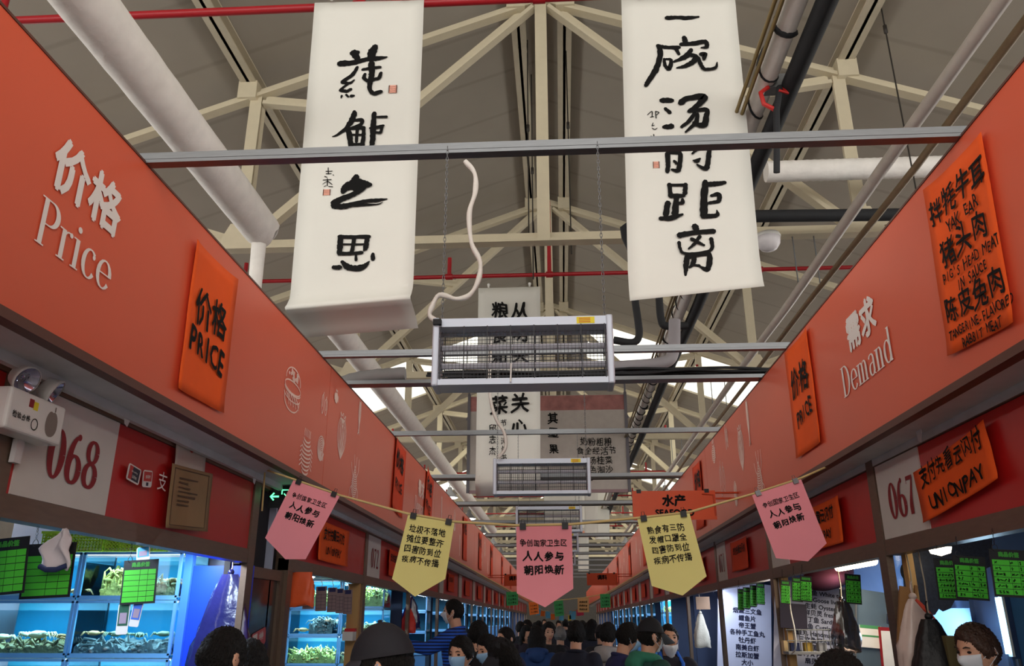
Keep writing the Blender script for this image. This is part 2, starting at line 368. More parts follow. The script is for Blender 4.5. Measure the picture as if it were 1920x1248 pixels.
def run(nm, lb, cat, x, z, r, m, y0=1.0, y1=36, rod=True):
    t = thing(nm, lb, cat, (x, 0, z)); q = MB().tube([(0, y0, 0)]+[(random.uniform(-.015, .015), y, random.uniform(-.02, .02)) for y in np.arange(y0+2, y1, 3)]+[(0, y1, 0)], r, 12); q.build('pipe_run', m, t)
    if rod:
        for y in (8.5, 13.97, 19.44): MB().tube([(0, y, r), (0, y, 5.84-z)], .008, 6).build('hanger', galv, t)
    return t
run('water_pipe', 'white water pipe running along above the right red fascia', 'pipe', 2.72, 5.2, .05, mat('white_pvc', (205, 198, 188), .45))
run('conduit', 'brown conduit running outside the white pipe above the right fascia', 'conduit', 2.96, 5.2, .032, mt)
run('insulated_pipe', 'black foam covered pipe running along above the right half of the aisle', 'pipe', 1.66, 5.2, .065, black_foam)
t = run('wrapped_pipe', 'white wrapped pipe with black spiral tape beside the black pipe', 'pipe', 1.495, 5.26, .075, wrap, rod=False)
sp = MB(); tt = np.linspace(0, 42, 42*16)
sp.tube([(.077*math.cos(a*2*PI), 2.0+.4*a+.06*math.sin(a*5), .077*math.sin(a*2*PI)) for a in tt], [.009+.012*(math.sin(a*1.3) > .8) for a in tt], 5)
sp.build('black_tape', black_foam, t)
for x, lb in ((1.345, 'brass coloured conduit nearest the right scroll'), (1.38, 'second brass coloured conduit beside the right scroll')):
    run('conduit', lb, 'conduit', x, 5.2, .014, mat('brass_conduit', (128, 108, 66), .4, .5), rod=False)
t = thing('junction_box', 'small galvanised junction box with red and black wires on the wrapped pipe', 'junction box', tuple(onY(1452, 160, 4.85)))
MB().box(-.07, .07, -.05, .05, -.05, .06).build('box_body', galv, t)
MB().tube([(-.06, -.05, -.05), (-.12, -.06, -.1), (-.11, -.07, -.2), (-.04, -.06, -.24)], .016, 8).tube([(.03, -.05, -.05), (.06, -.07, -.12), (.0, -.08, -.1)], .01, 8).build('red_wire', mat('red_wire', (190, 40, 36), .5), t)
MB().tube([(.02, -.05, -.05), (-.03, -.07, -.25), (-.05, -.05, -.5), (-.06, 0, -.7)], .022, 8).build('black_wire', black_foam, t)
a, b = onY(1436, 322, 7.9), onY(1775, 325, 7.9)
t = thing('wrapped_duct', 'white ribbed duct crossing sideways at the right, under the truss', 'duct', tuple(a))
q = MB(); L = 2.6; vs = []; n = 18
for i in range(66):
    rr = .115*(1+.03*(i % 2)); vs += [(L*i/65, rr*math.cos(2*PI*k/n), rr*math.sin(2*PI*k/n)) for k in range(n)]
q.add(vs, [(i*n+k, i*n+(k+1) % n, (i+1)*n+(k+1) % n, (i+1)*n+k) for i in range(65) for k in range(n)], True); q.add(vs[:n], [tuple(range(n))[::-1]]); q.add(vs[-n:], [tuple(range(n))])
q.build('duct_run', wrap, t)
a = onY(1405, 405, 8.0)
tag(MB().tube([(a[0]-.1, 8.0, a[2]), (5.2, 8.0, a[2]-.06)], .068, 12).build('insulated_pipe', black_foam), 'black foam covered pipe crossing sideways beside the right truss post', 'pipe')
# black drop loops under the right scroll
for nm, pts, lb in (('insulated_pipe', [(1150, 637), (1185, 642), (1198, 630), (1196, 600), (1190, 555), (1186, 480), (1180, 420)], 'black foam pipe bending down behind the right scroll, the left bend'),
                    ('insulated_pipe', [(1290, 610), (1250, 611), (1240, 600), (1236, 560), (1233, 480), (1228, 420)], 'black foam pipe bending down behind the right scroll, the right bend')):
    tag(MB().tube(smooth_line([onY(x, y, 7.2) for x, y in pts]+[np.array((1.66, 7.2, 5.2))], 4), .036, 10).build(nm, black_foam), lb, 'pipe')
# cable bundle and grey hose crossing behind the second bar
y = 6.3; a, b = onY(735, 712, y), onY(1500, 690, y)
t = thing('cable_tray', 'steel tray full of black cables crossing the aisle behind the second bar', 'cable tray', (0, y, 0))
MB().box(XL-.05, XR+.05, -.06, .06, 3.50, 3.53).build('tray', galv, t)
q = MB()
for j in range(7):
    q.tube(smooth_line([(x, -.05+.018*j, 3.55+.02*(j % 2)+random.uniform(0, .035)) for x in np.linspace(-1.0+random.uniform(-.1, .3), XR+.1, 8)], 3), .011, 6)
q.build('cables', black_foam, t)
q = MB(); pts = smooth_line([onY(585, 745, y), onY(650, 715, y), onY(700, 705, y), onY(760, 700, y)], 6); pts = [np.array(p)-np.array((0, y, 0)) for p in pts]
q.tube(pts, [.055+.004*(i % 2) for i in range(len(pts))], 12).build('grey_hose', mat('grey_hose', (134, 132, 132), .7), t)
# drain bend on the right side of the tray
q = MB().tube(smooth_line([onY(1265, 600, 6.5), onY(1262, 660, 6.5), onY(1240, 680, 6.45), onY(1150, 688, 6.4)], 6), .05, 12)
tag(q.build('drain_pipe', mat('grey_drain', (150, 146, 150), .6)), 'grey drain pipe bending sideways above the cable tray', 'pipe')
for i, y in enumerate(BY[3:9]):
    q = MB(); a = random.uniform(.3, .8)
    for j in range(4): q.tube([(XL-.05, .2+.03*j+y, 3.51+.02*j), (0, .2+.03*j+y, 3.50+.03*j*a), (XR+.05, .2+.03*j+y, 3.51+.02*j)], .02, 6)
    tag(q.build('cable_bundle', mat('grey_cable', (92, 88, 84), .7)), 'grey cable bundle crossing behind the %s bar' % ORD[i+3], 'cables', 'cable bundles across the aisle')

# ------------------------------------------------------------------ lamps under the roof
t = thing('dome_lamp', 'white dome lamp under the truss chord, right of the right scroll', 'lamp', tuple(onY(1440, 450, 8.42)))
MB().lathe([(0, .07), (.13, .07), (.145, .04), (.14, .02)], (0, 0, 0)).build('lamp_base', white_pl, t)
MB().lathe([(.138, .02), (.13, -.05), (.09, -.11), (.04, -.135), (0, -.14)], (0, 0, 0)).build('lamp_shade', mat('opal_glass', (214, 208, 210), .3), t)
lampglow = emit('lamp_glow', (255, 250, 240), 9)
def bay_lamp(x, y, z, lb, first=[None]):
    if first[0] is None:
        t = thing('bay_lamp', lb, 'lamp', (x, y, z), group='round hanging lamps far down the hall')
        MB().lathe([(0, .32), (.06, .32), (.09, .2), (.24, .05), (.27, 0), (.255, 0), (.0, .16)], (0, 0, 0)).build('lamp_shade', grey_pl, t)
        MB().lathe([(.25, .005), (.2, -.02), (0, -.03)], (0, 0, 0)).build('lamp_glass', lampglow, t)
        MB().tube([(0, 0, .32), (0, 0, .6)], .012, 6).build('hanger', galv, t); first[0] = t
    else:
        t = copy_tree(first[0]); t.location = (x, y, z); t['label'] = lb
    return t
n = 0
for y in (24.91, 30.38, 35.85, 41.32, 46.79):
    for x in (-7.2, -3.4, 3.2, 7.0):
        n += 1; bay_lamp(x, y, 5.25, 'glowing round bay lamp, %s row down the hall, %s' % (ORD[int((y-24)/5.4)], {-7.2: 'far left', -3.4: 'left of the aisle', 3.2: 'right of the aisle', 7.0: 'far right'}[x]))
# ------------------------------------------------------------------ red fascias with their printing
fas = mat('red_fascia_print', (220, 94, 62), .42, var=.03, scale=1.2, bump=.03, bscale=1.4, spec=.45)
fas_edge = mat('fascia_edge_trim', (96, 60, 50), .5)
soff = mat('grey_soffit', (206, 202, 202), .6, var=.08)
white_print = mat('white_print', (236, 228, 222), .5, var=.02)
line_print = mat('pale_line_print', (250, 214, 200), .5, var=.02)
orange_paper = mat('orange_paper', (244, 92, 22), .8, var=.05, scale=5, bump=.12, bscale=7)
orange_paper_d = mat('deep_orange_paper', (228, 70, 26), .8, var=.05, scale=5, bump=.1, bscale=7)
def arc(b, cx, cy, rx, ry, a0, a1, thick, hair, n=16, end=None):
    P = []
    for i in range(n+1):
        a = math.radians(a0+(a1-a0)*i/n); P.append((cx+rx*math.cos(a), cy+ry*math.sin(a), hair+(thick-hair)*abs(math.cos(a))**1.3))
    stroke(b, P, 0, 0, False, False)
    if end: b.add([(P[-1][0]+end*math.cos(t), P[-1][1]+end*math.sin(t), 0) for t in np.linspace(0, 2*PI, 13)[:-1]], [tuple(range(12))])
def bar(b, x0, y0, x1, y1, w): stroke(b, [(x0, y0, w), (x1, y1, w)], 0, 0, False, False)
def serif_glyph(ch, b0, ox, s, sx, K=.13, H=.03):
    b = MB(); adv = .6
    def stem(x, y0, y1, lo=True, hi=True):
        bar(b, x, y0, x, y1, K)
        if lo: bar(b, x-.13, y0+H/2, x+.13, y0+H/2, H)
        if hi: bar(b, x-.15, y1-H/2, x+.02, y1-H/2, H)
    if ch == 'P': stem(.17, 0, 1); bar(b, .17, .985, .35, .985, H); bar(b, .17, .47, .35, .47, H); arc(b, .34, .728, .23, .257, -90, 90, .14, H); adv = .66
    if ch == 'D': stem(.17, 0, 1); bar(b, .17, .985, .33, .985, H); bar(b, .17, .015, .33, .015, H); arc(b, .33, .5, .32, .485, -90, 90, .14, H); adv = .78
    if ch == 'r': stem(.16, 0, .66); arc(b, .32, .48, .14, .17, 170, 60, .05, H, end=.055); adv = .46
    if ch == 'i': stem(.16, 0, .66); b.add([(.16+.07*math.cos(t), .88+.07*math.sin(t), 0) for t in np.linspace(0, 2*PI, 15)[:-1]], [tuple(range(14))]); adv = .34
    if ch == 'c': arc(b, .29, .33, .21, .325, 48, 325, .13, H); b.add([(.42+.05*math.cos(t), .53+.06*math.sin(t), 0) for t in np.linspace(0, 2*PI, 15)[:-1]], [tuple(range(14))]); adv = .54
    if ch == 'e': arc(b, .3, .33, .22, .325, 0, 325, .13, H); bar(b, .1, .345, .5, .345, H); adv = .58
    if ch == 'm':
        stem(.15, 0, .66)
        for x in (.15, .43): arc(b, x+.14, .46, .14, .185, 170, 90, .05, H, 8); arc(b, x+.15, .46, .13, .185, 90, 0, .12, H, 8); stem(x+.28, 0, .47, hi=False)
        adv = .9
    if ch == 'n': stem(.15, 0, .66); arc(b, .3, .46, .15, .185, 170, 90, .05, H, 8); arc(b, .31, .46, .13, .185, 90, 0, .12, H, 8); stem(.44, 0, .47, hi=False); adv = .6
    if ch == 'a': arc(b, .25, .5, .16, .15, 165, 0, .1, H, 10); bar(b, .41, .08, .41, .5, .12); arc(b, .25, .19, .15, .18, 90, 330, .12, H); bar(b, .25, .37, .41, .39, H); arc(b, .47, .08, .06, .07, 180, 300, .05, H, 6); adv = .55
    if ch == 'd': arc(b, .28, .33, .19, .325, 35, 325, .13, H); bar(b, .46, 0, .46, 1, .12); bar(b, .36, .985, .46, .985, H); bar(b, .46, .015, .56, .015, H); adv = .6
    if ch == '0': arc(b, .27, .5, .19, .47, 0, 360, .2, .06, 32); adv = .54
    if ch == '6': arc(b, .27, .29, .19, .27, 0, 360, .19, .06, 28); arc(b, .36, .36, .28, .6, 180, 95, .19, .06, 14, end=.07); adv = .54
    if ch == '8': arc(b, .27, .26, .2, .24, 0, 360, .18, .06, 28); arc(b, .27, .75, .165, .22, 0, 360, .16, .06, 28); adv = .54
    if ch == '7': bar(b, .08, .94, .46, .94, .11); stroke(b, [(.44, .94, .07), (.3, .55, .12), (.22, .25, .2), (.22, .0, .2)], 0, 0, True, False); bar(b, .085, .8, .085, .98, .03); adv = .52
    if ch == '2': arc(b, .27, .72, .17, .26, 160, 0, .14, .05, 14); stroke(b, [(.42, .72, .13), (.36, .5, .1), (.2, .25, .06), (.09, .06, .04)], 0, 0, True, False); bar(b, .07, .06, .46, .06, .12); bar(b, .455, .0, .455, .22, .03); adv = .54
    if ch == '1': bar(b, .27, 0, .27, 1, .14); bar(b, .12, .02, .42, .02, .035); bar(b, .14, .96, .27, .98, .04); adv = .5
    b0.lift2 = getattr(b0, 'lift2', 0)+.0003; b0.add([((x*sx+ox)*s, y*s, z+b0.lift2) for x, y, z in b.v], b.f); return adv*sx
def serif_word(word, s, m, parent, x, y, z=.003, sx=1, name='lettering', slope=0):
    b = MB(); ox = 0
    for ch in word: ox += serif_glyph(ch, b, ox, s, sx)+(.07 if ch.isdigit() else 0)
    b.v = [(p[0]-ox*s/2, p[1], p[2]) for p in b.v]
    return b.build(name, m, parent, T(x, y, z) @ Matrix.Rotation(slope, 4, 'Z'))
# pen drawings of food: each returns strokes inside a unit box, y up
def food(kind, b, cx, cy, w, h, lw=.009):
    R = random.Random(kind*13+int(cx*100)); P = []
    ell = lambda x, y, rx, ry, a0=0, a1=360, n=22: [(x+rx*math.cos(math.radians(a0+(a1-a0)*i/n)), y+ry*math.sin(math.radians(a0+(a1-a0)*i/n))) for i in range(n+1)]
    if kind == 0:      # burger like round with seeds and layers
        P += [ell(0, .22, .42, .27, -8, 188), ell(0, .06, .46, .13), ell(0, -.12, .46, .12, 180, 360), ell(0, -.2, .43, .26, 175, 365), ell(0, 0, .46, .1, 180, 360)]
        P += [ell(R.uniform(-.28, .28), R.uniform(.2, .42), .03, .02, n=6) for _ in range(26)]
        P += [[(x, -.12), (x+.12, -.2), (x+.2, -.34)] for x in (-.36, -.25, -.1, .05, .2)]
    if kind == 1:      # mantis shrimp, stacked shell bands with legs
        for i in range(9): P += [ell(0, .3-i*.09, .2+.14*math.sin(.3+i*.33), .09, 190, 350, 12), ell(0, .28-i*.09, .19+.14*math.sin(.3+i*.33), .08, 195, 345, 12)]
        P += [[(-.2+.1*i, .32), (-.22+.1*i, .42), (-.2+.1*i, .5)] for i in range(5)]+[[(-.3, .1-.1*i), (-.45, .02-.1*i)] for i in range(5)]+[[(.3, .1-.1*i), (.45, .02-.1*i)] for i in range(5)]
    if kind == 2:      # leafy cabbage
        for i in range(5): P.append([(0, -.5), (-.34+.07*i, -.2), (-.4+.1*i, .15), (-.2+.07*i, .38), (0, .3)]); P.append([(0, -.5), (.34-.07*i, -.2), (.4-.1*i, .15), (.2-.07*i, .38), (0, .3)])
        P += [[(-.2, .36), (-.25, .5), (-.1, .44), (0, .52), (.1, .42), (.25, .5), (.2, .36)]]+[[(0, -.4), (x, 0), (x*1.3, .25)] for x in (-.15, 0, .15)]
    if kind == 3:      # round shell
        for i in range(8): P.append(ell(.02*i, -.03*i, .4-.045*i, .46-.05*i, 30, 345, 18))
        P += [[(-.3+.08*i, -.1), (-.25+.08*i, -.42)] for i in range(8)]
    if kind == 4:      # lobster head with feelers
        for i in range(14): P.append([(-.05-.22*math.sin(i*.22), .2-i*.05), (.0, .16-i*.05), (.05+.22*math.sin(i*.22), .2-i*.05)])
        P += [[(-.26, -.45), (-.2, -.1), (-.05, .22), (.05, .22), (.2, -.1), (.28, -.45)], [(-.05, .2), (-.12, .4), (-.14, .52)], [(.05, .2), (.1, .36), (.12, .5)], [(.15, 0), (.34, .2), (.36, .48)], [(-.15, 0), (-.3, .1), (-.42, .3)]]
        P += [[(-.2, -.2), (-.4, -.3), (-.46, -.5)], [(.22, -.2), (.4, -.3), (.4, -.5)]]
    if kind == 5:      # long fish tail
        P += [[(-.1, .5), (-.2, .1), (-.05, -.3), (-.15, -.5), (.05, -.42), (.15, -.5), (.05, -.3), (.2, .1), (.12, .5)]]+[[(-.1+.05*i, .45), (-.1+.05*i, 0), (-.02+.01*i, -.4)] for i in range(5)]
    if kind == 6:      # peppers
        P += [[(-.2, .4), (-.35, .2), (-.32, -.3), (-.2, -.5), (-.08, -.2), (-.1, .2), (-.2, .4)], [(.15, .3), (.05, .1), (.1, -.3), (.25, -.45), (.35, -.1), (.3, .2), (.15, .3)], [(-.2, .4), (-.15, .52)], [(.16, .3), (.22, .42)], [(-.22, .3), (-.24, -.2)], [(.2, .2), (.22, -.25)]]
    for s in P: stroke(b, [(cx+x*w, cy+y*h, lw) for x, y in s], 0, .1, len(s) < 12, False)
def fascia(side, y0, y1, lb):
    x = XL if side == 'L' else XR; s = 1 if side == 'L' else -1
    t = thing('fascia_sign', lb, 'sign', (x, y0, FZ0), group='red fascias over the stalls')
    q = MB(); q.box(*sorted((0, -s*.03)), .004, y1-y0-.004, 0, .89); q.build('fascia_panel', fas, t)
    q = MB(); q.box(*sorted((.004*s, -s*.05)), 0, y1-y0, -.035, .0); q.box(*sorted((.004*s, -s*.06)), 0, y1-y0, .89, .9); q.build('edge_trim', fas_edge, t)
    q = MB(); q.box(*sorted((-s*.03, -s*.25)), 0, y1-y0, -.02, -.01); q.box(*sorted((-s*.23, -s*.26)), 0, y1-y0, -.06, -.01); q.build('soffit', soff, t)
    q = MB(); q.box(*sorted((-s*.03, -s*.26)), 0, y1-y0, .86, .88); q.build('fascia_top', fas_edge, t)
    return t
def on_fascia(t, side, y, z):     # a frame on the printed face, in the fascia's own axes
    return frame((.002 if side == 'L' else -.002, y-t.location[1], z-FZ0), side)
seam_L = [-4.85, 5.75]+[5.75+5.3*i for i in range(1, 10)]; seam_R = [-1.6, 9.0]+[9.0+5.3*i for i in range(1, 10)]
FL = [None]+[fascia('L', seam_L[i], seam_L[i+1], '%s red fascia panel over the left stalls' % ORD[i] + ', printed Price' * (i == 0)) for i in range(len(seam_L)-1)]
FR = [None]+[fascia('R', seam_R[i], seam_R[i+1], '%s red fascia panel over the right stalls' % ORD[i] + ', printed Demand' * (i == 0)) for i in range(len(seam_R)-1)]
# Price, left
e = link('print_block', None, FL[1], on_fascia(FL[1], 'L', 2.515, 3.04))
def clip_word(word, quad_c, h, side, F, y, z, cjk=False, sx=1):
    pass
text('价格', .215, white_print, e, .005, .125, .003, bold=.006, sx=1.03)
serif_word('Price', .168, white_print, e, .0, -.182, sx=1.07)
e = link('print_block', None, FR[1], on_fascia(FR[1], 'R', 4.15, 3.02))
text('需求', .205, white_print, e, .02, .135, .003, bold=.006, sx=1.05)
serif_word('Demand', .172, white_print, e, -.0, -.155, sx=1.07)
# the same print block further along both fascias
e = link('print_block', None, FL[2], on_fascia(FL[2], 'L', 9.9, 3.04)); text('需求', .215, line_print, e, .03, .15, .003, bold=.007); serif_word('Demand', .21, line_print, e, 0, -.165, sx=.93)
for px, py, w, h, k in ((548, 732, .34, .30, 0), (571, 872, .30, .30, 1), (640, 818, .30, .36, 2), (608, 845, .20, .19, 3), (664, 895, .32, .36, 4), (674, 775, .2, .3, 5), (614, 763, .2, .16, 6), (630, 742, .12, .1, 1)):
    p = onX(px, py, XL); F = FL[1] if p[1] < 5.75 else FL[2]
    y, z = p[1], min(max(p[2], FZ0+h/2+.01), FZ1-h/2-.01)
    if abs(y-5.75) < w/2: y = 5.75+(w/2+.01)*(1 if y > 5.75 else -1); F = FL[1] if y < 5.75 else FL[2]
    b = MB(); food(k, b, 0, 0, w, h); b.build('line_drawing', line_print, F, on_fascia(F, 'L', y, z) @ T(0, 0, .001))
for px, py, w, h, k in ((1401, 770, .2, .4, 5), (1362, 815, .16, .24, 6), (1338, 840, .22, .24, 1), (1390, 840, .26, .4, 2), (1425, 895, .32, .38, 4), (1355, 895, .34, .34, 6), (1380, 925, .16, .24, 3)):
    p = onX(px, py, XR); F = FR[1] if p[1] < 9.0 else FR[2]; y, z = p[1], min(max(p[2], FZ0+h/2+.01), FZ1-h/2-.01)
    b = MB(); food(k, b, 0, 0, w, h, .011); b.build('line_drawing', line_print, F, on_fascia(F, 'R', y, z) @ T(0, 0, .001))
for F, side, y0 in ((FL[3], 'L', 11.5), (FL[4], 'L', 16.9), (FR[3], 'R', 14.8), (FR[4], 'R', 20)):
    for j in range(5):
        b = MB(); food((j*2+int(y0)) % 6, b, 0, 0, .34, .36); b.build('line_drawing', line_print, F, on_fascia(F, side, y0+.75*j+.2, 3.05+.16*(-1)**j) @ T(0, 0, .001))

# orange papers pasted on the fascias
def paper(name, lb, cat, M, w, h, m, curl=.012, group=None, bottom_cut=0, nx=10, ny=14):
    rows = []
    ph = random.uniform(0, 6)
    for j in range(ny+1):
        v = j/ny
        rows.append([(w*(i/nx-.5), h*(.5-v), .002+curl*(abs(i/nx-.5)*2)**4+curl*.5*(v > .9)*(v-.9)*10+.0015*math.sin(9*v+ph)*math.sin(7*i/nx+ph)) for i in range(nx+1)])
    o = MB().grid(rows[::-1], .0008, (0, 0, 1)).build(name, m, None, M); return tag(o, lb, cat, group)
def quad_frame(side, plane, q, out=.006):
    P = [onY(x, y, plane) if side == 'F' else onX(x, y, plane) for x, y in q]; c = sum(P)/4
    w = (np.linalg.norm(P[1]-P[0])+np.linalg.norm(P[2]-P[3]))/2; h = (np.linalg.norm(P[3]-P[0])+np.linalg.norm(P[2]-P[1]))/2
    up = (P[0]+P[1]-P[2]-P[3]); s = 1 if side == 'L' else -1
    if side == 'F': c[1] -= out; return frame(c, 'F', math.atan2(-up[0], up[2])), w, h
    roll = math.atan2(-up[1]*s, up[2]); c[0] += s*out
    return frame(c, side, roll), w, h
M_, w, h = quad_frame('L', XL, ((362, 450), (440, 522), (411, 776), (325, 725)))
o = paper('orange_notice', 'tall orange price paper on the left red fascia', 'notice', M_, w, h, orange_paper)
hand_text('价格', .18, INK, o, .0, .06, .012, .016); hand_text('PRICE', .165, INK, o, .0, -.12, .012, .02, sx=.8, slope=-.12)
M_, w, h = quad_frame('R', XR, ((1737, 352), (1853, 250), (1910, 602), (1790, 668)))
o = paper('orange_notice', 'large orange menu paper on the right red fascia, top right of the photo', 'notice', M_, w, h, orange_paper)
y = .29
for s, sz, kind in (('拌牦牛耳', .115, 1), ('YAK EAR', .075, 0), ('猪头肉', .125, 1), ("PIG'S HEAD MEAT", .062, 0), ('IN SAUCE', .06, 0), ('陈皮兔肉', .115, 1), ('TANGERINE-FLAVORED', .056, 0), ('RABBIT MEAT', .056, 0)):
    hand_text(s, sz, INK, o, 0 if kind else .02, y-sz*.5, .012, .013 if kind else .010, sx=.95 if kind else .78, slope=.03); y -= sz*(1.02 if kind else .98)
M_, w, h = quad_frame('R', XR, ((1475, 660), (1518, 615), (1545, 830), (1500, 857)))
o = paper('orange_notice', 'narrow orange price paper on the right red fascia beside the word Demand', 'notice', M_, w, h, orange_paper)
hand_text('价格', .2, INK, o, -.02, .09, .012, .016); hand_text('PRICE', .14, INK, o, -.0, -.13, .012, .02, sx=.8, slope=.1)
for side, q, lb in (('L', ((741, 828), (758, 845), (752, 962), (730, 950)), 'orange price paper with black writing, third along the left fascia'),
                    ('L', ((797, 886), (812, 903), (806, 985), (790, 975)), 'orange price paper farther along the left fascia, past the printed block')):
    M_, w, h = quad_frame(side, XL, q); w = min(w, .55)
    o = paper('orange_notice', lb, 'notice', M_, w, .74, orange_paper_d, group='orange papers far along the fascias')
    hand_text('价格', .2, INK, o, 0, .16, .012, .03); hand_text('PRICE', .15, INK, o, 0, -.1, .012, .02, sx=.8)
k = 0
for side, ys in (('L', (14.6, 17.4, 20.3, 24.0, 28.0, 33)), ('R', (9.55, 12.9, 16.2, 19.8, 24.2, 29.5))):
    for j, y in enumerate(ys):
        o = paper('orange_notice', 'small orange paper far along the %s red fascia, the %s one there' % ('left' if side == 'L' else 'right', ORD[j]), 'notice', frame((XL+.006 if side == 'L' else XR-.006, y, 3.05), side), .55, .74, orange_paper_d, group='orange papers far along the fascias')
        hand_text('价格', .2, INK, o, 0, .16, .012, .03)

# ------------------------------------------------------------------ the hanging scrolls
paper_w = mat('scroll_paper', (222, 220, 212), .85, var=.02, scale=3, bump=.02, bscale=30)
seal_red = mat('pale_seal_ink', (226, 160, 140), .8, var=.1, scale=200)
def scroll(lb, Y, px, prof, nx=8):
    """px: four corner pixels (tl, tr, br, bl) of the flat part; prof: (down, out) steps under it"""
    tl, tr, br, bl = [onY(x, y, Y) for x, y in px]
    t = thing('hanging_scroll', lb, 'scroll', tuple((tl+tr)/2), group='calligraphy scrolls')
    O = (tl+tr)/2; rows = []; n = 24
    for j in range(n+1):
        v = j/n; a = tl+(bl-tl)*v-O; b = tr+(br-tr)*v-O
        rows.append([a+(b-a)*i/nx+np.array((0, .004*math.sin(5*v+i)*(v > .05), 0)) for i in range(nx+1)])
    a, b = bl-O, br-O
    for dz, dy in prof: rows.append([a+(b-a)*i/nx+np.array((0, dy, -dz)) for i in range(nx+1)])
    rows = [[np.array(p)+np.array((0, -.0, 0)) for p in r] for r in rows]
    MB().grid(rows[::-1], .0012, (0, -1, 0)).build('scroll_sheet', paper_w, t)
    for f in (.17, .83):
        p = tl+(tr-tl)*f-O
        q = MB(); q.tube([p+np.array((0, -.04, .03)), p+np.array((0, -.045, -.015))], .014, 8).ball(p+np.array((0, -.03, .035)), .022, 10, 6); q.build('clip', white_pl, t)
    return t, O
def brush(t, O, Y, org, sc, strokes, m=INK, name='calligraphy', out=.008):
    b = MB(); wpx = 1/sc
    for s in strokes:
        P = []
        for x, y, w in s:
            p = onY(org[0]+x/sc, org[1]+y/sc, Y-out); dist = np.dot(p-EYE, FW); P.append((p[0]-O[0], p[2]-O[2], w/sc*dist/FPX*1.04))
        stroke(b, P, 0, .07)
    return b.build(name, m, t, Matrix(((1, 0, 0, 0), (0, 0, -1, Y-out-O[1]), (0, 1, 0, 0), (0, 0, 0, 1))))
def seal(t, O, Y, box):
    a, b = onY(box[0], box[1], Y-.008)-O, onY(box[2], box[3], Y-.008)-O
    q = MB(); w = b[0]-a[0]; h = a[2]-b[2]
    for j in range(4): q.box(a[0], b[0], -.0085, -.008, a[2]-h*j/4-h*.2, a[2]-h*j/4)
    q.box(a[0], a[0]+w*.12, -.0085, -.008, b[2], a[2]); q.box(b[0]-w*.12, b[0], -.0085, -.008, b[2], a[2]); q.build('seal', seal_red, t)
Y1 = 5.13
t, O = scroll('long white calligraphy scroll hanging at the left, its foot curling back', Y1, ((590, 5), (795, 0), (775, 528), (545, 548)), [(.05, -.01), (.11, -.05), (.145, -.085), (.16, -.07), (.17, .0), (.19, .10), (.22, .2), (.25, .26)])
A = [[(195,255,70),(330,245,55),(450,215,45),(560,205,50),(655,190,12)], [(335,150,85),(365,210,60)], [(310,155,50),(370,145,45)], [(540,90,60),(510,140,85),(500,215,70)],
     [(365,290,30),(320,360,40),(215,435,35)], [(215,440,30),(290,445,30),(335,415,15)], [(290,440,25),(200,510,25)], [(200,515,40),(260,525,35),(300,505,35)], [(212,570,25),(206,590,12)], [(255,560,25),(277,580,20)], [(303,572,35),(330,570,25)],
     [(415,315,30),(500,300,35),(590,290,28)], [(500,250,60),(505,360,60),(490,430,60),(485,500,40),(520,545,45),(595,530,40)], [(440,355,25),(430,395,40),(470,425,35),(540,405,35),(575,395,40),(595,345,30)],
     [(335,725,40),(330,760,55),(290,840,55),(240,900,40),(160,955,25),(120,968,8)], [(330,810,30),(410,805,35),(395,850,35),(310,880,25)], [(265,880,50),(290,960,55),(300,1060,50)], [(280,890,30),(380,880,40),(430,880,35)], [(425,885,40),(425,960,40),(415,1050,45)], [(365,890,30),(355,1020,30)], [(310,950,22),(430,950,22)], [(290,1045,35),(420,1040,30)], [(350,1118,12),(440,1105,28),(520,1090,20)],
     [(530,740,45),(520,850,50),(515,960,55),(505,1050,45),(460,1110,15)], [(555,775,22),(650,775,28)], [(490,885,30),(560,875,35),(620,860,25)], [(605,870,30),(590,925,30),(545,925,20)]]
brush(t, O, Y1, (600, 70), 5.2, A)
Bs = [[(350,160,60),(340,220,100),(340,270,80)], [(225,310,50),(250,270,80),(330,235,110),(420,235,90),(490,240,45)], [(430,260,60),(330,330,55),(220,375,60),(150,415,80),(135,450,60)], [(135,450,55),(230,450,60),(330,425,50),(440,400,40),(560,390,40),(655,378,10)], [(300,445,25),(430,435,28),(560,430,14),(610,410,8)],
      [(200,745,50),(195,830,55),(190,910,50)], [(185,745,35),(300,748,35),(480,745,40)], [(465,745,40),(445,850,50),(430,880,25)], [(215,820,18),(440,820,20)], [(335,750,40),(310,900,40)], [(185,908,40),(300,910,35),(410,900,35)], [(350,930,25),(350,975,30)],
      [(215,990,35),(270,1040,60),(350,1055,60),(430,1035,55),(480,988,15)], [(130,1045,40),(195,1045,50)], [(515,915,35),(515,965,45)],
      [(80,75,8),(82,135,9)], [(58,110,8),(120,108,7)], [(60,133,7),(110,132,7)], [(45,160,8),(70,168,7)], [(128,145,9),(136,150,5)], [(30,195,8),(110,190,8)], [(72,180,8),(72,250,9)], [(70,205,7),(25,235,5)], [(75,205,9),(118,238,8)], [(40,258,7),(60,250,6)], [(85,258,7),(125,260,7)]]
brush(t, O, Y1, (600, 300), 5.2, Bs); seal(t, O, Y1, (729, 160, 744, 174)); seal(t, O, Y1, (606, 355, 619, 366))
Y2 = 5.13
t, O = scroll('long white calligraphy scroll hanging at the right, with its straight foot', Y2, ((1165, 0), (1378, -5), (1424, 478), (1177, 505)), [(.06, -.005), (.14, -.012), (.2, -.02), (.247, -.035)])
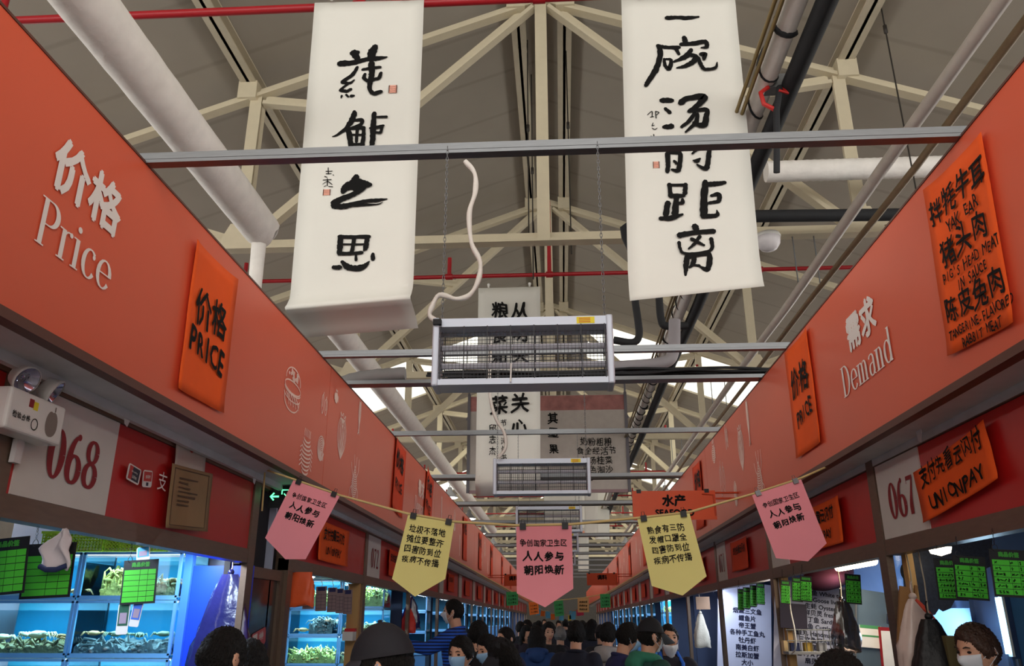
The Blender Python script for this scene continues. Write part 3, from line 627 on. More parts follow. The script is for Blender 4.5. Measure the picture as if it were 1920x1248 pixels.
C = [[(280,155,45),(360,150,35),(450,155,42),(555,145,18)], [(200,395,35),(280,410,35),(385,410,35)], [(355,420,40),(385,470,25)], [(215,400,45),(220,490,50),(185,600,50),(130,690,45),(95,740,35)], [(255,510,25),(265,570,30),(300,595,40),(315,520,30),(270,512,20)],
     [(430,325,45),(440,370,45)], [(400,385,35),(520,375,45),(610,360,40),(625,405,35),(575,412,12)], [(490,430,35),(440,490,50),(340,535,20)], [(470,470,40),(530,490,40),(500,540,50),(430,575,35),(365,588,15)], [(575,470,40),(610,470,40),(600,510,35)], [(550,500,35),(580,570,35),(615,600,30),(700,585,28),(715,540,12)],
     [(235,870,50),(320,870,50)], [(265,940,30),(305,975,35)], [(255,1100,40),(320,1095,55)], [(400,890,60),(450,855,50),(600,835,60),(560,900,50),(470,965,35)], [(475,965,30),(620,950,40),(620,1010,45),(600,1080,60),(545,1080,40),(510,1060,25)], [(520,980,30),(470,1050,35),(405,1100,25)], [(545,985,30),(530,1060,40),(440,1145,15)],
     [(110,995,6),(150,965,8),(150,1010,7)], [(135,1015,6),(165,1010,6)], [(180,965,8),(185,1025,9)], [(185,965,7),(210,975,8),(190,995,6)], [(160,1065,6),(150,1090,7),(170,1085,6)], [(150,1110,7),(175,1122,7),(195,1110,6)], [(165,1165,9),(168,1215,9)], [(140,1180,8),(160,1185,7)], [(165,1190,8),(135,1212,6)], [(172,1185,9),(195,1212,8)], [(140,1226,7),(178,1226,7)], [(192,1224,8),(200,1228,5)]]
brush(t, O, Y2, (1190, 0), 4.622, C)
D = [[(300,90,35),(290,150,30)], [(275,165,40),(280,250,40),(275,320,35)], [(285,160,30),(375,165,40),(375,260,40),(360,310,40),(310,300,20)], [(330,230,25),(350,250,25)], [(560,60,35),(520,130,30),(480,170,15)], [(550,120,30),(620,115,35),(620,165,40),(610,250,45),(590,295,40),(520,260,15)], [(490,225,15),(520,230,40),(545,210,20)],
     [(290,425,35),(300,520,40)], [(290,430,25),(420,430,28)], [(425,425,35),(420,500,40)], [(300,520,45),(410,520,35)], [(350,530,45),(335,670,55)], [(355,580,25),(400,580,35),(400,550,25)], [(275,580,50),(260,680,55)], [(215,710,35),(310,705,45),(400,675,20)],
     [(590,405,50),(580,540,60),(575,690,60)], [(590,425,45),(680,420,45),(755,410,30)], [(640,520,25),(700,510,40),(700,565,35),(620,580,25)], [(570,690,40),(640,690,40),(690,680,35),(685,640,8)],
     [(505,775,55),(520,820,45)], [(375,850,55),(480,830,40),(660,815,45)], [(475,880,30),(530,910,30),(580,935,20)], [(545,860,30),(500,920,28),(450,965,15)], [(370,910,30),(380,960,25),(410,1000,25),(520,1000,22),(640,970,28),(640,880,35)], [(440,1020,40),(430,1100,45),(425,1185,20)], [(430,1045,30),(500,1020,35),(620,1010,45),(615,1120,45),(590,1135,40),(540,1110,15)], [(500,1020,40),(490,1080,40),(460,1120,20)], [(490,1100,20),(540,1105,25)]]
brush(t, O, Y2, (1190, 250), 4.456, D); seal(t, O, Y2, (1224, 303, 1237, 315))
Y3 = 10.64
t, O = scroll('white scroll with two columns of writing hanging mid aisle behind the first insect lamp', Y3, ((897, 540), (1013, 537), (1013, 880), (892, 886)), [(.1, -.06), (.16, -.07), (.2, .0), (.3, .1)])
e = link('calligraphy_block', None, t, frame((0, -.03, 0), 'F'))
for j, ch in enumerate('粮食和蔬菜'): hand_text(ch, .25, INK, e, -.13, -.40-j*.345, .004, .02, sx=.95)
for j, ch in enumerate('从明天起关心'): hand_text(ch, .25, INK, e, .15, -.40-j*.335, .004, .022, sx=.95)
for j, ch in enumerate('节录诗句书'): hand_text(ch, .10, INK, e, -.07, -2.0-j*.12, .004, .01, sx=.8)
for j, ch in enumerate('邱志杰'): hand_text(ch, .12, INK, e, -.22, -2.08-j*.15, .004, .01, sx=.8)
# the wide board behind it, and smaller scrolls further on
Y4 = 16.17
P = [onY(x, y, Y4) for x, y in ((882, 742), (1170, 740), (1170, 918), (884, 918))]
t = thing('display_board', 'wide grey printed board with a strip of photos on top, hanging far down the aisle', 'board', tuple((P[0]+P[1])/2)); w = P[1][0]-P[0][0]; h = P[0][2]-P[3][2]
MB().box(-w/2, w/2, .0, .02, -h, 0).build('board_sheet', mat('grey_board', (172, 163, 156), .8), t)
q = MB()
for i in range(7): q.poly([(-w/2+w*i/7, -.004, -.32), (-w/2+w*(i+1)/7, -.004, -.32), (-w/2+w*(i+1)/7, -.004, -.01), (-w/2+w*i/7, -.004, -.01)], .003, (0, -1, 0))
pm = mat('photo_strip', (150, 96, 92), .5, var=.35, scale=5); q.build('photo_strip', pm, t)
MB().box(-w/2, w/2, -.02, .03, -h-.06, -h).build('bottom_rail', mat('mauve_rail', (140, 112, 116), .6), t)
q = MB()
for s in (-1, 1): q.tube([(s*(w/2+.02), 0, .3), (s*(w/2+.02), 0, -.4), (s*(w/2+.07), 0, -.5)], .02, 6).box(s*(w/2)-.03+s*.02, s*(w/2)+.03+s*.02, -.02, .03, -h-.05, .05)
q.build('side_rail', mat('board_side_rail', (96, 92, 98), .6), t)
e = link('calligraphy_block', None, t, frame((0, -.012, 0), 'F'))
for j, ch in enumerate('其墨果'): hand_text(ch, .22, INK, e, .12, -.5-j*.32, .004, .02)
for j, s in enumerate(('奶粉粗粮', '食全经活节', '上汤桂菜', '上色淘沙')): hand_text(s, .17, INK, e, .98, -1.0-j*.19, .004, .008, sx=.9)
hand_text('山水有相逢 人间好时节', .2, INK, e, -.1, -1.72, .004, .014, sx=.9)
for Y, q, lb, wr in ((21.64, ((1020, 825), (1092, 825), (1092, 985), (1020, 985)), 'pale scroll hanging behind the third insect lamp, the left one', '你我'), (21.66, ((1096, 825), (1122, 825), (1120, 1000), (1096, 1000)), 'pinkish scroll hanging far down the aisle behind the wide board', '大小'), (27.13, ((1116, 889), (1143, 889), (1143, 1008), (1116, 1008)), 'narrow white scroll far down the aisle, right of the pinkish one', '土地'), (32.67, ((1084, 933), (1104, 933), (1104, 1068), (1084, 1068)), 'small grey scroll farthest down the aisle, above the middle pink pennant', '')):
    t, O = scroll(lb, Y, q, [(.05, -.03)], 4)
    for j, ch in enumerate(wr): hand_text(ch, .3, INK, link('calligraphy_block', None, t, frame((0, -.02, 0), 'F')), .12, -.5-.5*j, .004, .02)
t, O = scroll('pale scroll with a red striped foot far down the aisle', 27.1, ((1080, 889), (1114, 889), (1114, 985), (1080, 985)), [(.1, -.02)], 4)
MB().box(-.3, .3, -.05, -.03, -2.05, -1.85).build('striped_foot', mat('red_white_stripes', (214, 140, 120), .7, var=.4, scale=9), t)

# ------------------------------------------------------------------ insect lamps hanging from the bars
lamp_frame = mat('pale_blue_lamp_frame', (196, 204, 218), .4, .1, var=.03)
wire_m = mat('black_wire_grid', (42, 42, 46), .5, .4)
tube_m = mat('uv_tube_glass', (196, 196, 206), .25, var=.02)
yellow_lab = mat('yellow_label', (226, 208, 40), .6, var=.05)
cord_m = mat('white_wrapped_cord', (218, 214, 206), .7, bump=.2, bscale=50)
def insect_lamp(lb, x, y, z0, z1, w=.655, zbar=3.49, full=True):
    t = thing('insect_lamp', lb, 'insect lamp', (x, y, z0), group='hanging insect lamps'); h = z1-z0; d = .055
    q = MB(); q.box(-w/2+.02, w/2-.02, -d, d, h-.032, h); q.build('top_rail', lamp_frame, t)
    q = MB(); q.box(-w/2+.02, w/2-.02, -d, d, 0, .022); q.build('bottom_rail', lamp_frame, t)
    for s in (-1, 1):
        q = MB(); q.box(min(s*w/2, s*(w/2-.024)), max(s*w/2, s*(w/2-.024)), -d-.006, d+.006, -.004, h+.004); o = q.build('side_cap', lamp_frame, t)
        bv = o.modifiers.new('soft', 'BEVEL'); bv.width = .006; bv.segments = 2
    for zz in (.085, .155): MB().tube([(-w/2+.03, 0, zz), (w/2-.03, 0, zz)], .012, 12).build('tube', tube_m, t)
    q = MB(); m = 46 if full else 20
    for yy in (-.02, .02):
        for zz in np.linspace(.04, h-.045, 13 if full else 7): q.box(-w/2+.025, w/2-.025, yy-.0007, yy+.0007, zz-.0009, zz+.0009)
        for j in range(m): x0 = -w/2+.03+(w-.06)*j/(m-1); q.box(x0-.0006, x0+.0006, yy-.0006, yy+.0006, .03, h-.04)
    q.build('electric_grid', wire_m, t)
    q = MB()
    for s in (-1, 1):
        for j in range(8): x0 = -w/2+.03+(w-.06)*j/7; q.box(x0-.0016, x0+.0016, s*d-.0016, s*d+.0016, .02, h-.03)
        for zz in (.045, .11, .18): q.box(-w/2+.025, w/2-.025, s*d-.0012, s*d+.0012, zz-.0012, zz+.0012)
    q.build('guard_wires', wire_m, t)
    q = MB(); q.box(w/2-.13, w/2-.065, -d-.0015, -d-.0005, h-.029, h-.004); o = q.build('warning_label', yellow_lab, t)
    q = MB()
    for j in range(3): q.box(w/2-.122, w/2-.08, -d-.0025, -d-.0015, h-.011-.007*j, h-.0085-.007*j)
    q.build('label_print', mat('label_red_print', (190, 70, 40), .6), o)
    for s in (-1, 1):       # chain links
        q = MB(); L = zbar-z1; n = max(6, int(L/.016)); xs = s*(w/2-.025)
        for j in range(n):
            zz = h+L*(j+.5)/n; r1 = L/n*.72
            ring = [(xs+(.0045*math.cos(a) if j % 2 else 0), (0 if j % 2 else .0045*math.cos(a)), zz+r1*math.sin(a)) for a in np.linspace(0, 2*PI, 9)]
            q.tube(ring, .0013, 4, False)
        q.build('chain', galv, t)
    return t
BL = []
t = insect_lamp('pale blue framed insect lamp hanging nearest in the middle of the aisle', -.125, 2.8, 2.472, 2.724)
p = [onY(x, y, 2.8)-np.array(t.location) for x, y in ((872, 302), (890, 325), (891, 360), (880, 400), (884, 455), (900, 490), (897, 525), (880, 553), (855, 560), (824, 553), (810, 575), (806, 592), (822, 604))]
MB().tube(smooth_line(p, 5), [.0095+.0015*math.sin(i*.9) for i in range(len(smooth_line(p, 5)))], 10).build('power_cord', cord_m, t)
q = MB(); q.box(-.325, -.295, -.075, -.055, .225, .245); q.build('cord_plug', black_foam, t)
MB().tube([(-.04, -.062, .075), (-.042, -.062, .005)], .003, 6).build('cable_tie', white_pl, t)
t = insect_lamp('insect lamp hanging second from the camera, in front of the two column scroll', -.12, 5.45, 2.475, 2.71)
p = [onY(x, y, 5.35)-np.array(t.location) for x, y in ((920, 640), (918, 730), (928, 780), (945, 810), (948, 838), (935, 858))]
MB().tube(smooth_line(p, 5), .011, 8).build('power_cord', cord_m, t)
insect_lamp('insect lamp hanging third from the camera, just above the middle pink pennant', -.115, 8.12, 2.50, 2.745)
for i in range(3, 7): insect_lamp('insect lamp hanging %s from the camera, far down the aisle' % ORD[i], -.1, BY[i]-.02, 2.52, 2.75, full=False)
# ------------------------------------------------------------------ stalls
steel_b = mat('brushed_brown_steel', (114, 96, 82), .42, .45, var=.1, scale=10, stretch=(6, 1, 6))
red_panel = mat('red_header_panel', (188, 30, 30), .4, var=.04, spec=.5)
white_panel = mat('white_number_panel', (214, 210, 204), .6, var=.03)
dark_red = mat('dark_red_numerals', (140, 20, 30), .55)
tile = mat('white_wall_tile', (170, 174, 178), .4)
dark_wall = mat('dark_blue_wall', (52, 66, 98), .7)
wood = mat('taped_timber', (196, 156, 100), .7, var=.15, stretch=(1, 1, .2))
LEDC = emit('led_tube_glow', (226, 236, 255), 14)
WARM = emit('warm_tube_glow', (255, 232, 190), 14)
def sx(side): return SL if side == 'L' else SR
def sgn(side): return 1 if side == 'L' else -1
def sb(q, side, u0, u1, z0, z1, d0, d1):
    s = sgn(side); return q.box(*sorted((s*d0, s*d1)), u0, u1, z0, z1)
def glow_tube(name, lb, p, L, m, power, col, r=.018, axis='y', group=None, rot=None):
    t = thing(name, lb, 'lamp', tuple(p), group=group)
    a = (0, -L/2, 0) if axis == 'y' else (0, 0, -L/2); b = (0, L/2, 0) if axis == 'y' else (0, 0, L/2)
    MB().tube([a, b], r, 10).build('glow_tube', m, t)
    q = MB()
    if axis == 'y': q.box(-.03, .03, -L/2-.02, L/2+.02, r, r+.03)
    else: q.box(r, r+.02, -.03, .03, -L/2-.02, L/2+.02)
    q.build('lamp_housing', white_pl, t)
    if power:
        ld = bpy.data.lights.new('tube_light', 'AREA'); ld.shape = 'RECTANGLE'; ld.size = .08; ld.size_y = L; ld.energy = power; ld.color = col
        lo = bpy.data.objects.new('tube_light', ld); COL.objects.link(lo); lo.parent = t; lo.location = (0, 0, -r-.01) if axis == 'y' else (-r-.01, 0, 0)
        lo.rotation_euler = (0, 0, 0) if axis == 'y' else (0, PI/2, 0)
        if rot: lo.rotation_euler = rot
    return t
def stall(side, y0, y1, lb, num=None, ndig=None, nsize=.5, first_post=False, depth=1.7, wallm=dark_wall, opening=True, num_at=None, partition=True):
    t = thing('market_stall', lb, 'market stall', (sx(side), y0, 0), group='market stalls along the aisle'); L = y1-y0
    q = MB(); sb(q, side, L-.11, L, 0, 2.6, -.04, .0); q.build('post', steel_b, t)
    if first_post: q = MB(); sb(q, side, 0, .11, 0, 2.6, -.1, 0); q.build('post', steel_b, t)
    q = MB(); sb(q, side, .0, L-.112, 2.03, 2.115, -.08, -.002); q.build('header_beam', steel_b, t)
    q = MB(); sb(q, side, .0, L-.112, 2.535, 2.6, -.08, -.002); q.build('top_beam', steel_b, t)
    q = MB(); sb(q, side, .0, L-.112, 2.117, 2.533, -.04, -.012); q.build('header_panel', red_panel, t)
    if num_at is not None:
        q = MB(); sb(q, side, num_at[0]-y0, num_at[1]-y0, 2.117, 2.533, -.012, -.006); o = q.build('number_panel', white_panel, t)
        if num: serif_word(num, .2 if nsize == .5 else nsize, dark_red, o, 0, 0, 0, 1.02).matrix_local = frame((-.004*sgn(side), (num_at[0]+num_at[1])/2-y0+.03*sgn(side), 2.3), side) @ T(-.0, -.09, .001)
    q = MB(); sb(q, side, .0, L-1.35, 0, .82, -.6, -.06); q.build('counter', tile, t)
    q = MB(); sb(q, side, .0, L, 0, 2.6, -depth-.04, -depth); q.build('back_wall', wallm, t)
    if partition: q = MB(); sb(q, side, L-.06, L-.02, 0, 2.55, -depth, -.1); q.build('partition', wallm, t)
    q = MB(); sb(q, side, 0, L, 2.55, 2.58, -depth, -.12); q.build('stall_ceiling', grey_pl, t)
    return t
S = {}
S['L0'] = stall('L', -2.2, 2.82, 'red headed stall at the left edge of the photo', first_post=False)
S['L1'] = stall('L', 2.82, 5.33, 'left stall 068 with stacked live seafood tanks', '068', num_at=(2.85, 3.5), nsize=.2, partition=False, depth=2.0)
S['L2'] = stall('L', 6.03, 8.52, 'left stall with crab tanks between the glass door and number 072', first_post=True, partition=False)
S['L3'] = stall('L', 8.52, 11.1, 'left stall 072, its number on a white panel', '072', num_at=(8.55, 9.15), partition=True)
S['R0'] = stall('R', -1.4, 4.98, 'right stall 067 with the masked woman inside', '067', num_at=(4.26, 4.86), wallm=mat('pale_blue_wall', (120, 150, 205), .6), partition=False, depth=2.8)
S['R1'] = stall('R', 4.98, 7.6, 'right stall with the white menu board and steel fridge', num_at=(6.93, 7.49), wallm=mat('pale_blue_wall', (120, 150, 205), .6), depth=2.8)
S['R2'] = stall('R', 7.6, 10.2, 'right stall 071 beyond the menu board stall', '071', num_at=(9.55, 10.08), partition=False)
for i in range(14):
    stall('L', 11.1+2.62*i, 13.72+2.62*i, '%s of the far left stalls past number 072' % ORD[i], num_at=(11.13+2.62*i, 11.6+2.62*i))
    stall('R', 10.2+2.62*i, 12.82+2.62*i, '%s of the far right stalls past number 071' % ORD[i], num_at=(12.2+2.62*i, 12.7+2.62*i))
# payment papers on the red headers
o = paper('orange_notice', 'orange payment notice on the red header right of number 067', 'notice', *quad_frame('R', SR, ((1713, 862), (1866, 815), (1884, 916), (1742, 962)), .01), orange_paper)
hand_text('支付先看云闪付', .1, INK, o, 0, .07, .012, .012, sx=.9); hand_text('UNIONPAY', .1, INK, o, 0, -.07, .012, .014, sx=1.15)
o = paper('orange_notice', 'orange payment notice half hidden by the right pink pennant', 'notice', frame((SR-.008, 5.95, 2.31), 'R'), .95, .3, orange_paper)
hand_text('支付先看云闪付', .1, INK, o, 0, .06, .012, .02, sx=.9); hand_text('UNIONPAY', .09, INK, o, 0, -.07, .012, .014, sx=1.1)
o = paper('orange_notice', 'orange payment notice on the red header before number 072', 'notice', frame((SL+.008, 7.15, 2.31), 'L'), .95, .32, orange_paper)
hand_text('支付先看云闪付', .1, INK, o, 0, .06, .012, .02, sx=.9); hand_text('UNIONPAY', .09, INK, o, 0, -.07, .012, .014, sx=1.1)
for i in range(10):
    for side, yy in (('L', 9.9 if i == 0 else 12.4+2.62*(i-1)), ('R', 8.7 if i == 0 else 11.3+2.62*(i-1))):
        o = paper('orange_notice', '%s payment notice on the far %s stall headers' % (ORD[i], 'left' if side == 'L' else 'right'), 'notice', frame((sx(side)+.008*sgn(side), yy, 2.32), side), .8, .3, orange_paper_d, group='payment notices on the far stall headers')
        if i < 3: hand_text('支付先看云闪付', .09, INK, o, 0, .05, .012, .02, sx=.9)
# stickers and certificates on the header of stall 068
def sticker(name, lb, q, plane, side, m, out=.012, cat='sticker'):
    M_, w, h = quad_frame(side, plane, q, out); b = MB(); n = 5; r = min(w, h)*.16
    pts = [(sx_*(w/2-r)+r*math.cos(a), sy_*(h/2-r)+r*math.sin(a), 0) for sx_, sy_, a0 in ((1, 1, 0), (-1, 1, 90), (-1, -1, 180), (1, -1, 270)) for a in np.radians(np.linspace(a0, a0+90, n))]
    o = b.poly(pts, .0012, (0, 0, 1)).build(name, m, None, M_); return tag(o, lb, cat), w, h
stw = mat('sticker_white', (226, 222, 220), .5); dk = mat('sticker_dark', (36, 40, 60), .5)
o, w, h = sticker('payment_sticker', 'small dark card payment sticker on the red header of stall 068', ((237, 870), (262, 878), (255, 907), (231, 900)), SL, 'L', stw)
q = MB(); q.box(-w*.4, w*.4, -h*.4, h*.42, .0005, .001); p = q.build('sticker_face', dk, o); q = MB(); q.box(-w*.4, -w*.15, -h*.4, h*.42, .001, .0014); q.build('red_band', red_panel, p)
hand_text('云闪付', h*.2, stw, o, w*.05, -h*.2, .002, .02)
hand_text('UnionPay', h*.16, stw, o, 0, h*.12, .002, .02)
o, w, h = sticker('payment_sticker', 'small red and white payment sticker with a black mark on the red header', ((265, 879), (282, 884), (279, 916), (262, 910)), SL, 'L', stw)
q = MB(); q.box(-w*.42, w*.42, -h*.15, h*.42, .0005, .001); q.build('sticker_face', red_panel, o); q = MB(); q.box(-w*.12, w*.12, -h*.42, -h*.22, .0005, .001); q.build('black_mark', dk, o); hand_text('云闪付', h*.2, stw, o, 0, h*.1, .002, .02)
p = onX(303, 905, SL); text('支', .1, stw, S['L1'], 0, 0).matrix_local = frame((.001, p[1]-2.82, p[2]), 'L') @ T(0, 0, .003)
kraft = mat('kraft_paper', (150, 122, 88), .8, var=.12, scale=6)
pale = mat('pale_document', (196, 184, 172), .7, var=.05)
M_, w, h = quad_frame('L', SL, ((326, 822), (383, 838), (378, 890), (322, 880)), .01)
o = paper('certificate', 'pale certificate with a red emblem above the brown paper', 'certificate', M_, w, h*1.3, pale, .003); q = MB(); q.add([(.03*math.cos(a), h*.35+.03*math.sin(a), .006) for a in np.linspace(0, 2*PI, 17)[:-1]], [tuple(range(16))]); q.build('emblem', mat('emblem_red', (190, 80, 60), .6), o)
M_, w, h = quad_frame('L', SL, ((315, 866), (390, 890), (380, 1000), (300, 985)), .018)
o = paper('certificate', 'brown paper certificate taped over the red header', 'certificate', M_, w, h, kraft, .006)
q = MB(); bi = mat('brown_ink', (92, 70, 52), .7)
for j in range(7): stroke(q, [(-w*.3, h*(.3-.07*j), .007), (w*random.uniform(-.1, .25), h*(.3-.07*j), .007)], .006, .3, False, False)
for x0, x1, y0, y1 in ((-.42, .42, .44, .45), (-.42, .42, -.45, -.44), (-.42, -.41, -.45, .45), (.41, .42, -.45, .45)): q.box(w*x0, w*x1, h*y0, h*y1, .004, .0075)
q.build('document_print', bi, o)
for i, (px, py) in enumerate(((240, 775), (478, 890), (1722, 808))):
    side = 'L' if px < 900 else 'R'; p = onX(px, py, (-1.955 if side == 'L' else 1.80))
    q = MB().poly([(-.03, .05, 0), (.03, .06, 0), (.035, -.01, 0), (.012, -.06, 0), (-.015, -.05, 0), (-.03, -.01, 0)], .001, (0, 0, 1))
    tag(q.build('tape_scrap', stw, None, frame((p[0], p[1], p[2]), side)), ['torn white tape scrap under the left soffit, above the number panel', 'torn white tape scrap under the left soffit near the end of stall 068', 'white tape scrap under the right soffit above number 067'][i], 'tape')

# ------------------------------------------------------------------ emergency light, exit sign, glass door
p = onX(58, 782, -1.93); t = thing('emergency_light', 'white twin head emergency light box on the left stall post', 'emergency light', (-1.995, p[1], p[2]))
o = MB().box(0, .09, -.165, .165, -.075, .075).build('light_box', white_pl, t); bv = o.modifiers.new('soft', 'BEVEL'); bv.width = .012; bv.segments = 3
lens = mat('lamp_reflector', (190, 190, 214), .12, .8)
for s in (-1, 1):
    a = np.array((.06, .02+s*.085, .125)); d = np.array((.8, .1+.25*s, -.45)); d /= np.linalg.norm(d)
    R_ = np.array(Vector(d).to_track_quat('Z', 'Y').to_matrix())
    q = MB(); q.lathe([(.02, -.05), (.04, -.04), (.052, .0), (.055, .01), (.05, .012)], (0, 0, 0), 20); q.v = [tuple(R_ @ np.array(v)+a) for v in q.v]; hd = q.build('lamp_head', white_pl, t)
    q = MB(); q.lathe([(.05, .008), (.03, -.012), (.012, -.02), (0, -.012)], (0, 0, 0), 20); q.v = [tuple(R_ @ np.array(v)+a) for v in q.v]; q.build('reflector', lens, hd)
    MB().tube([(.05, .02+s*.07, .07), a-d*.04], .012, 8).build('swivel', grey_pl, t)
q = MB(); n = 20
q.add([(.0912, .085+.036*math.cos(a)*(1-.12*math.sin(a) if math.sin(a) < 0 else 1), -.005+.05*math.sin(a)-.008*math.exp(-((a-PI/2)/.3)**2)) for a in np.linspace(0, 2*PI, n+1)[:-1]], [tuple(range(n))]); q.box(.091, .0915, .093, .099, .042, .06); q.build('fruit_sticker', mat('grey_sticker', (132, 120, 112), .6), t)
q = MB(); q.box(.0905, .0915, -.06, -.035, .025, .055); q.build('red_label', dark_red, t); q = MB(); q.box(.0905, .0915, -.033, -.008, .02, .05); q.build('yellow_label', yellow_lab, t)
hand_text('检验合格', .025, INK, t, 0, 0).matrix_local = frame((.092, -.09, -.02), 'L'); q = MB(); arc(q, 0, 0, .018, .02, 0, 360, .004, .003); q.build('round_mark', INK, t, frame((.092, -.012, -.03), 'L'))
MB().box(.0, .02, .02, .06, -.16, -.075).build('mount_bracket', soff, t)
void = mat('painted_dark_void', (22, 22, 26), .7)  # near-black colour standing in for the shade in the recess and the hole
t = thing('glass_door', 'dark glass door in a steel frame between the two left tank stalls', 'door', (SL, 5.34, 0))
MB().box(-.08, -.03, 0, .7, 1.95, 2.02).build('door_rail', steel_b, t)
q = MB(); q.box(-.08, -.03, 0, .07, 0, 1.95); q.box(-.08, -.03, .62, .69, 0, 1.95); q.build('door_stile', steel_b, t)
MB().box(-.06, -.05, .07, .62, .05, 1.95).build('door_pane', mat('dark_door_glass', (66, 58, 56), .15, .1), t)
MB().box(-.2, -.16, 0, .7, 0, 2.6).build('recess_shade_back', void, t)
MB().box(-.14, -.1, 0, .7, 2.03, 2.6).build('recess_shade_panel', void, t)
MB().box(-.08, -.02, .0, .69, 2.54, 2.6).build('top_beam', steel_b, t)
o, w, h = sticker('door_notice', 'pink no entry notice low on the dark glass door', ((485, 1183), (510, 1180), (509, 1212), (484, 1214)), SL, 'L', mat('pink_notice', (190, 88, 96), .6), -.044, 'notice')
text('禁止吸烟', h*.3, stw, o, w*.15, h*.1, .002, .01, sx=.5); q = MB(); q.box(-w*.42, -w*.12, -h*.4, h*.4, .0005, .001); q.build('pictogram', stw, o)
p = onY(527, 931, 5.6); t = thing('exit_sign', 'green glowing exit sign hanging under the left soffit, above the glass door', 'exit sign', tuple(p))
MB().box(-.085, .085, -.015, .02, -.075, .075).build('sign_box', mat('dark_sign_box', (30, 34, 34), .5), t); MB().box(-.01, .01, -.005, .01, .075, 2.585-p[2]).build('hanger', galv, t)
EXG = emit('exit_green', (90, 240, 150), 2.2); q = MB()
stroke(q, [(-.065, 0, .012), (-.01, 0, .012)], 0, 0, False, False); stroke(q, [(-.045, .025, .011), (-.07, 0, .011), (-.045, -.025, .011)], 0, 0, False, False)
for a_ in ([(.01, .045), (.065, .045), (.065, -.045)], [(.01, .045), (.01, .015)], [(.025, .02), (.045, .0), (.03, -.035)], [(.045, 0), (.058, -.025)]): stroke(q, [(x, y, .008) for x, y in a_], 0, 0, False, False)
q.build('exit_pictogram', EXG, t, frame((0, -.016, 0), 'F'))

# ------------------------------------------------------------------ fish tanks with their animals
tank_glass = clear('tank_glass', (244, 250, 252), .02)
tank_water = clear('tank_water', (214, 240, 248), .02, .02)
tank_back = mat('teal_tank_back', (14, 116, 150), .5, var=.08, scale=3)
tank_rim = mat('blue_tank_rim', (92, 152, 205), .35, var=.05)
shellm = [mat('pale_crab_shell', (196, 190, 160), .5, var=.15, scale=30), mat('brown_crab_shell', (168, 132, 86), .5, var=.2, scale=30), mat('grey_green_shell', (120, 128, 100), .5, var=.2, scale=30)]
heapm = mat('wet_seafood_heap', (140, 132, 92), .45, var=.35, scale=26, bump=.6, bscale=40)
heap2 = mat('grey_oyster_heap', (112, 122, 122), .5, var=.35, scale=30, bump=.6, bscale=40)
def fish_tank(x0, x1, y, z0, h, lb, depth=.42, rich=True):
    t = thing('fish_tank', lb, 'fish tank', (x0, y, z0), group='glass tanks stacked in the stalls'); L = x1-x0
    MB().box(0, L, depth-.01, depth, 0, h).build('tank_back', tank_back, t); MB().box(0, L, 0, depth, -.012, 0).build('tank_floor', tank_back, t)
    MB().box(0, L, 0, .006, 0, h).build('front_pane', tank_glass, t)
    MB().box(0, .006, .006, depth, 0, h).build('side_pane', tank_glass, t); MB().box(L-.006, L, .006, depth, 0, h).build('side_pane', tank_glass, t)
    q = MB(); q.box(0, L, -.004, .012, h-.012, h+.004); q.box(0, L, -.004, .012, -.014, .012); q.box(-.004, .014, -.004, .012, 0, h); q.box(L-.014, L+.004, -.004, .012, 0, h); q.build('tank_rim', tank_rim, t)
    if rich: MB().box(.008, L-.008, .008, depth-.012, .002, h-.055).build('water', tank_water, t)
    return t
def crab(x, y, z, s, rz, m, lb, tilt=0):
    t = thing('crab', lb, 'crab', group='live crabs in the tanks'); t.matrix_local = T(x, y, z) @ Matrix.Rotation(rz, 4, 'Z') @ Matrix.Rotation(tilt, 4, 'X') @ Matrix.Scale(s, 4)
    q = MB(); q.ball((0, 0, .25), (.5, .36, .2), 16, 10)
    q.v = [(x_*(1+.04*math.sin(y_*40)), y_, z_+.02*math.sin(x_*25)*math.cos(y_*22)) for x_, y_, z_ in q.v]; q.build('shell', m, t)
    for sd in (-1, 1):
        for k in range(4):
            a = -.5+.36*k; p = np.array((sd*.42, .22-.14*k, .2)); e = p+np.array((sd*.3*math.cos(a), -.3*math.sin(a)+.0, .16)); f = e+np.array((sd*.22, -.22*math.sin(a), -.32))
            MB().tube([p, e, f], [.06, .05, .012], 7).build('leg', m, t)
        p = np.array((sd*.4, -.26, .2)); e = p+np.array((sd*.25, -.2, .1)); g = e+np.array((-sd*.12, -.3, .02))
        q = MB().tube([p, e], [.07, .08], 8).ball((e+g)/2, (.1, .19, .1), 10, 8).tube([g, g+np.array((-sd*.12, -.16, .0))], [.06, .012], 7).tube([g+np.array((sd*.02, .0, -.02)), g+np.array((-sd*.02, -.19, -.05))], [.05, .01], 7); q.build('claw', m, t)
    return t
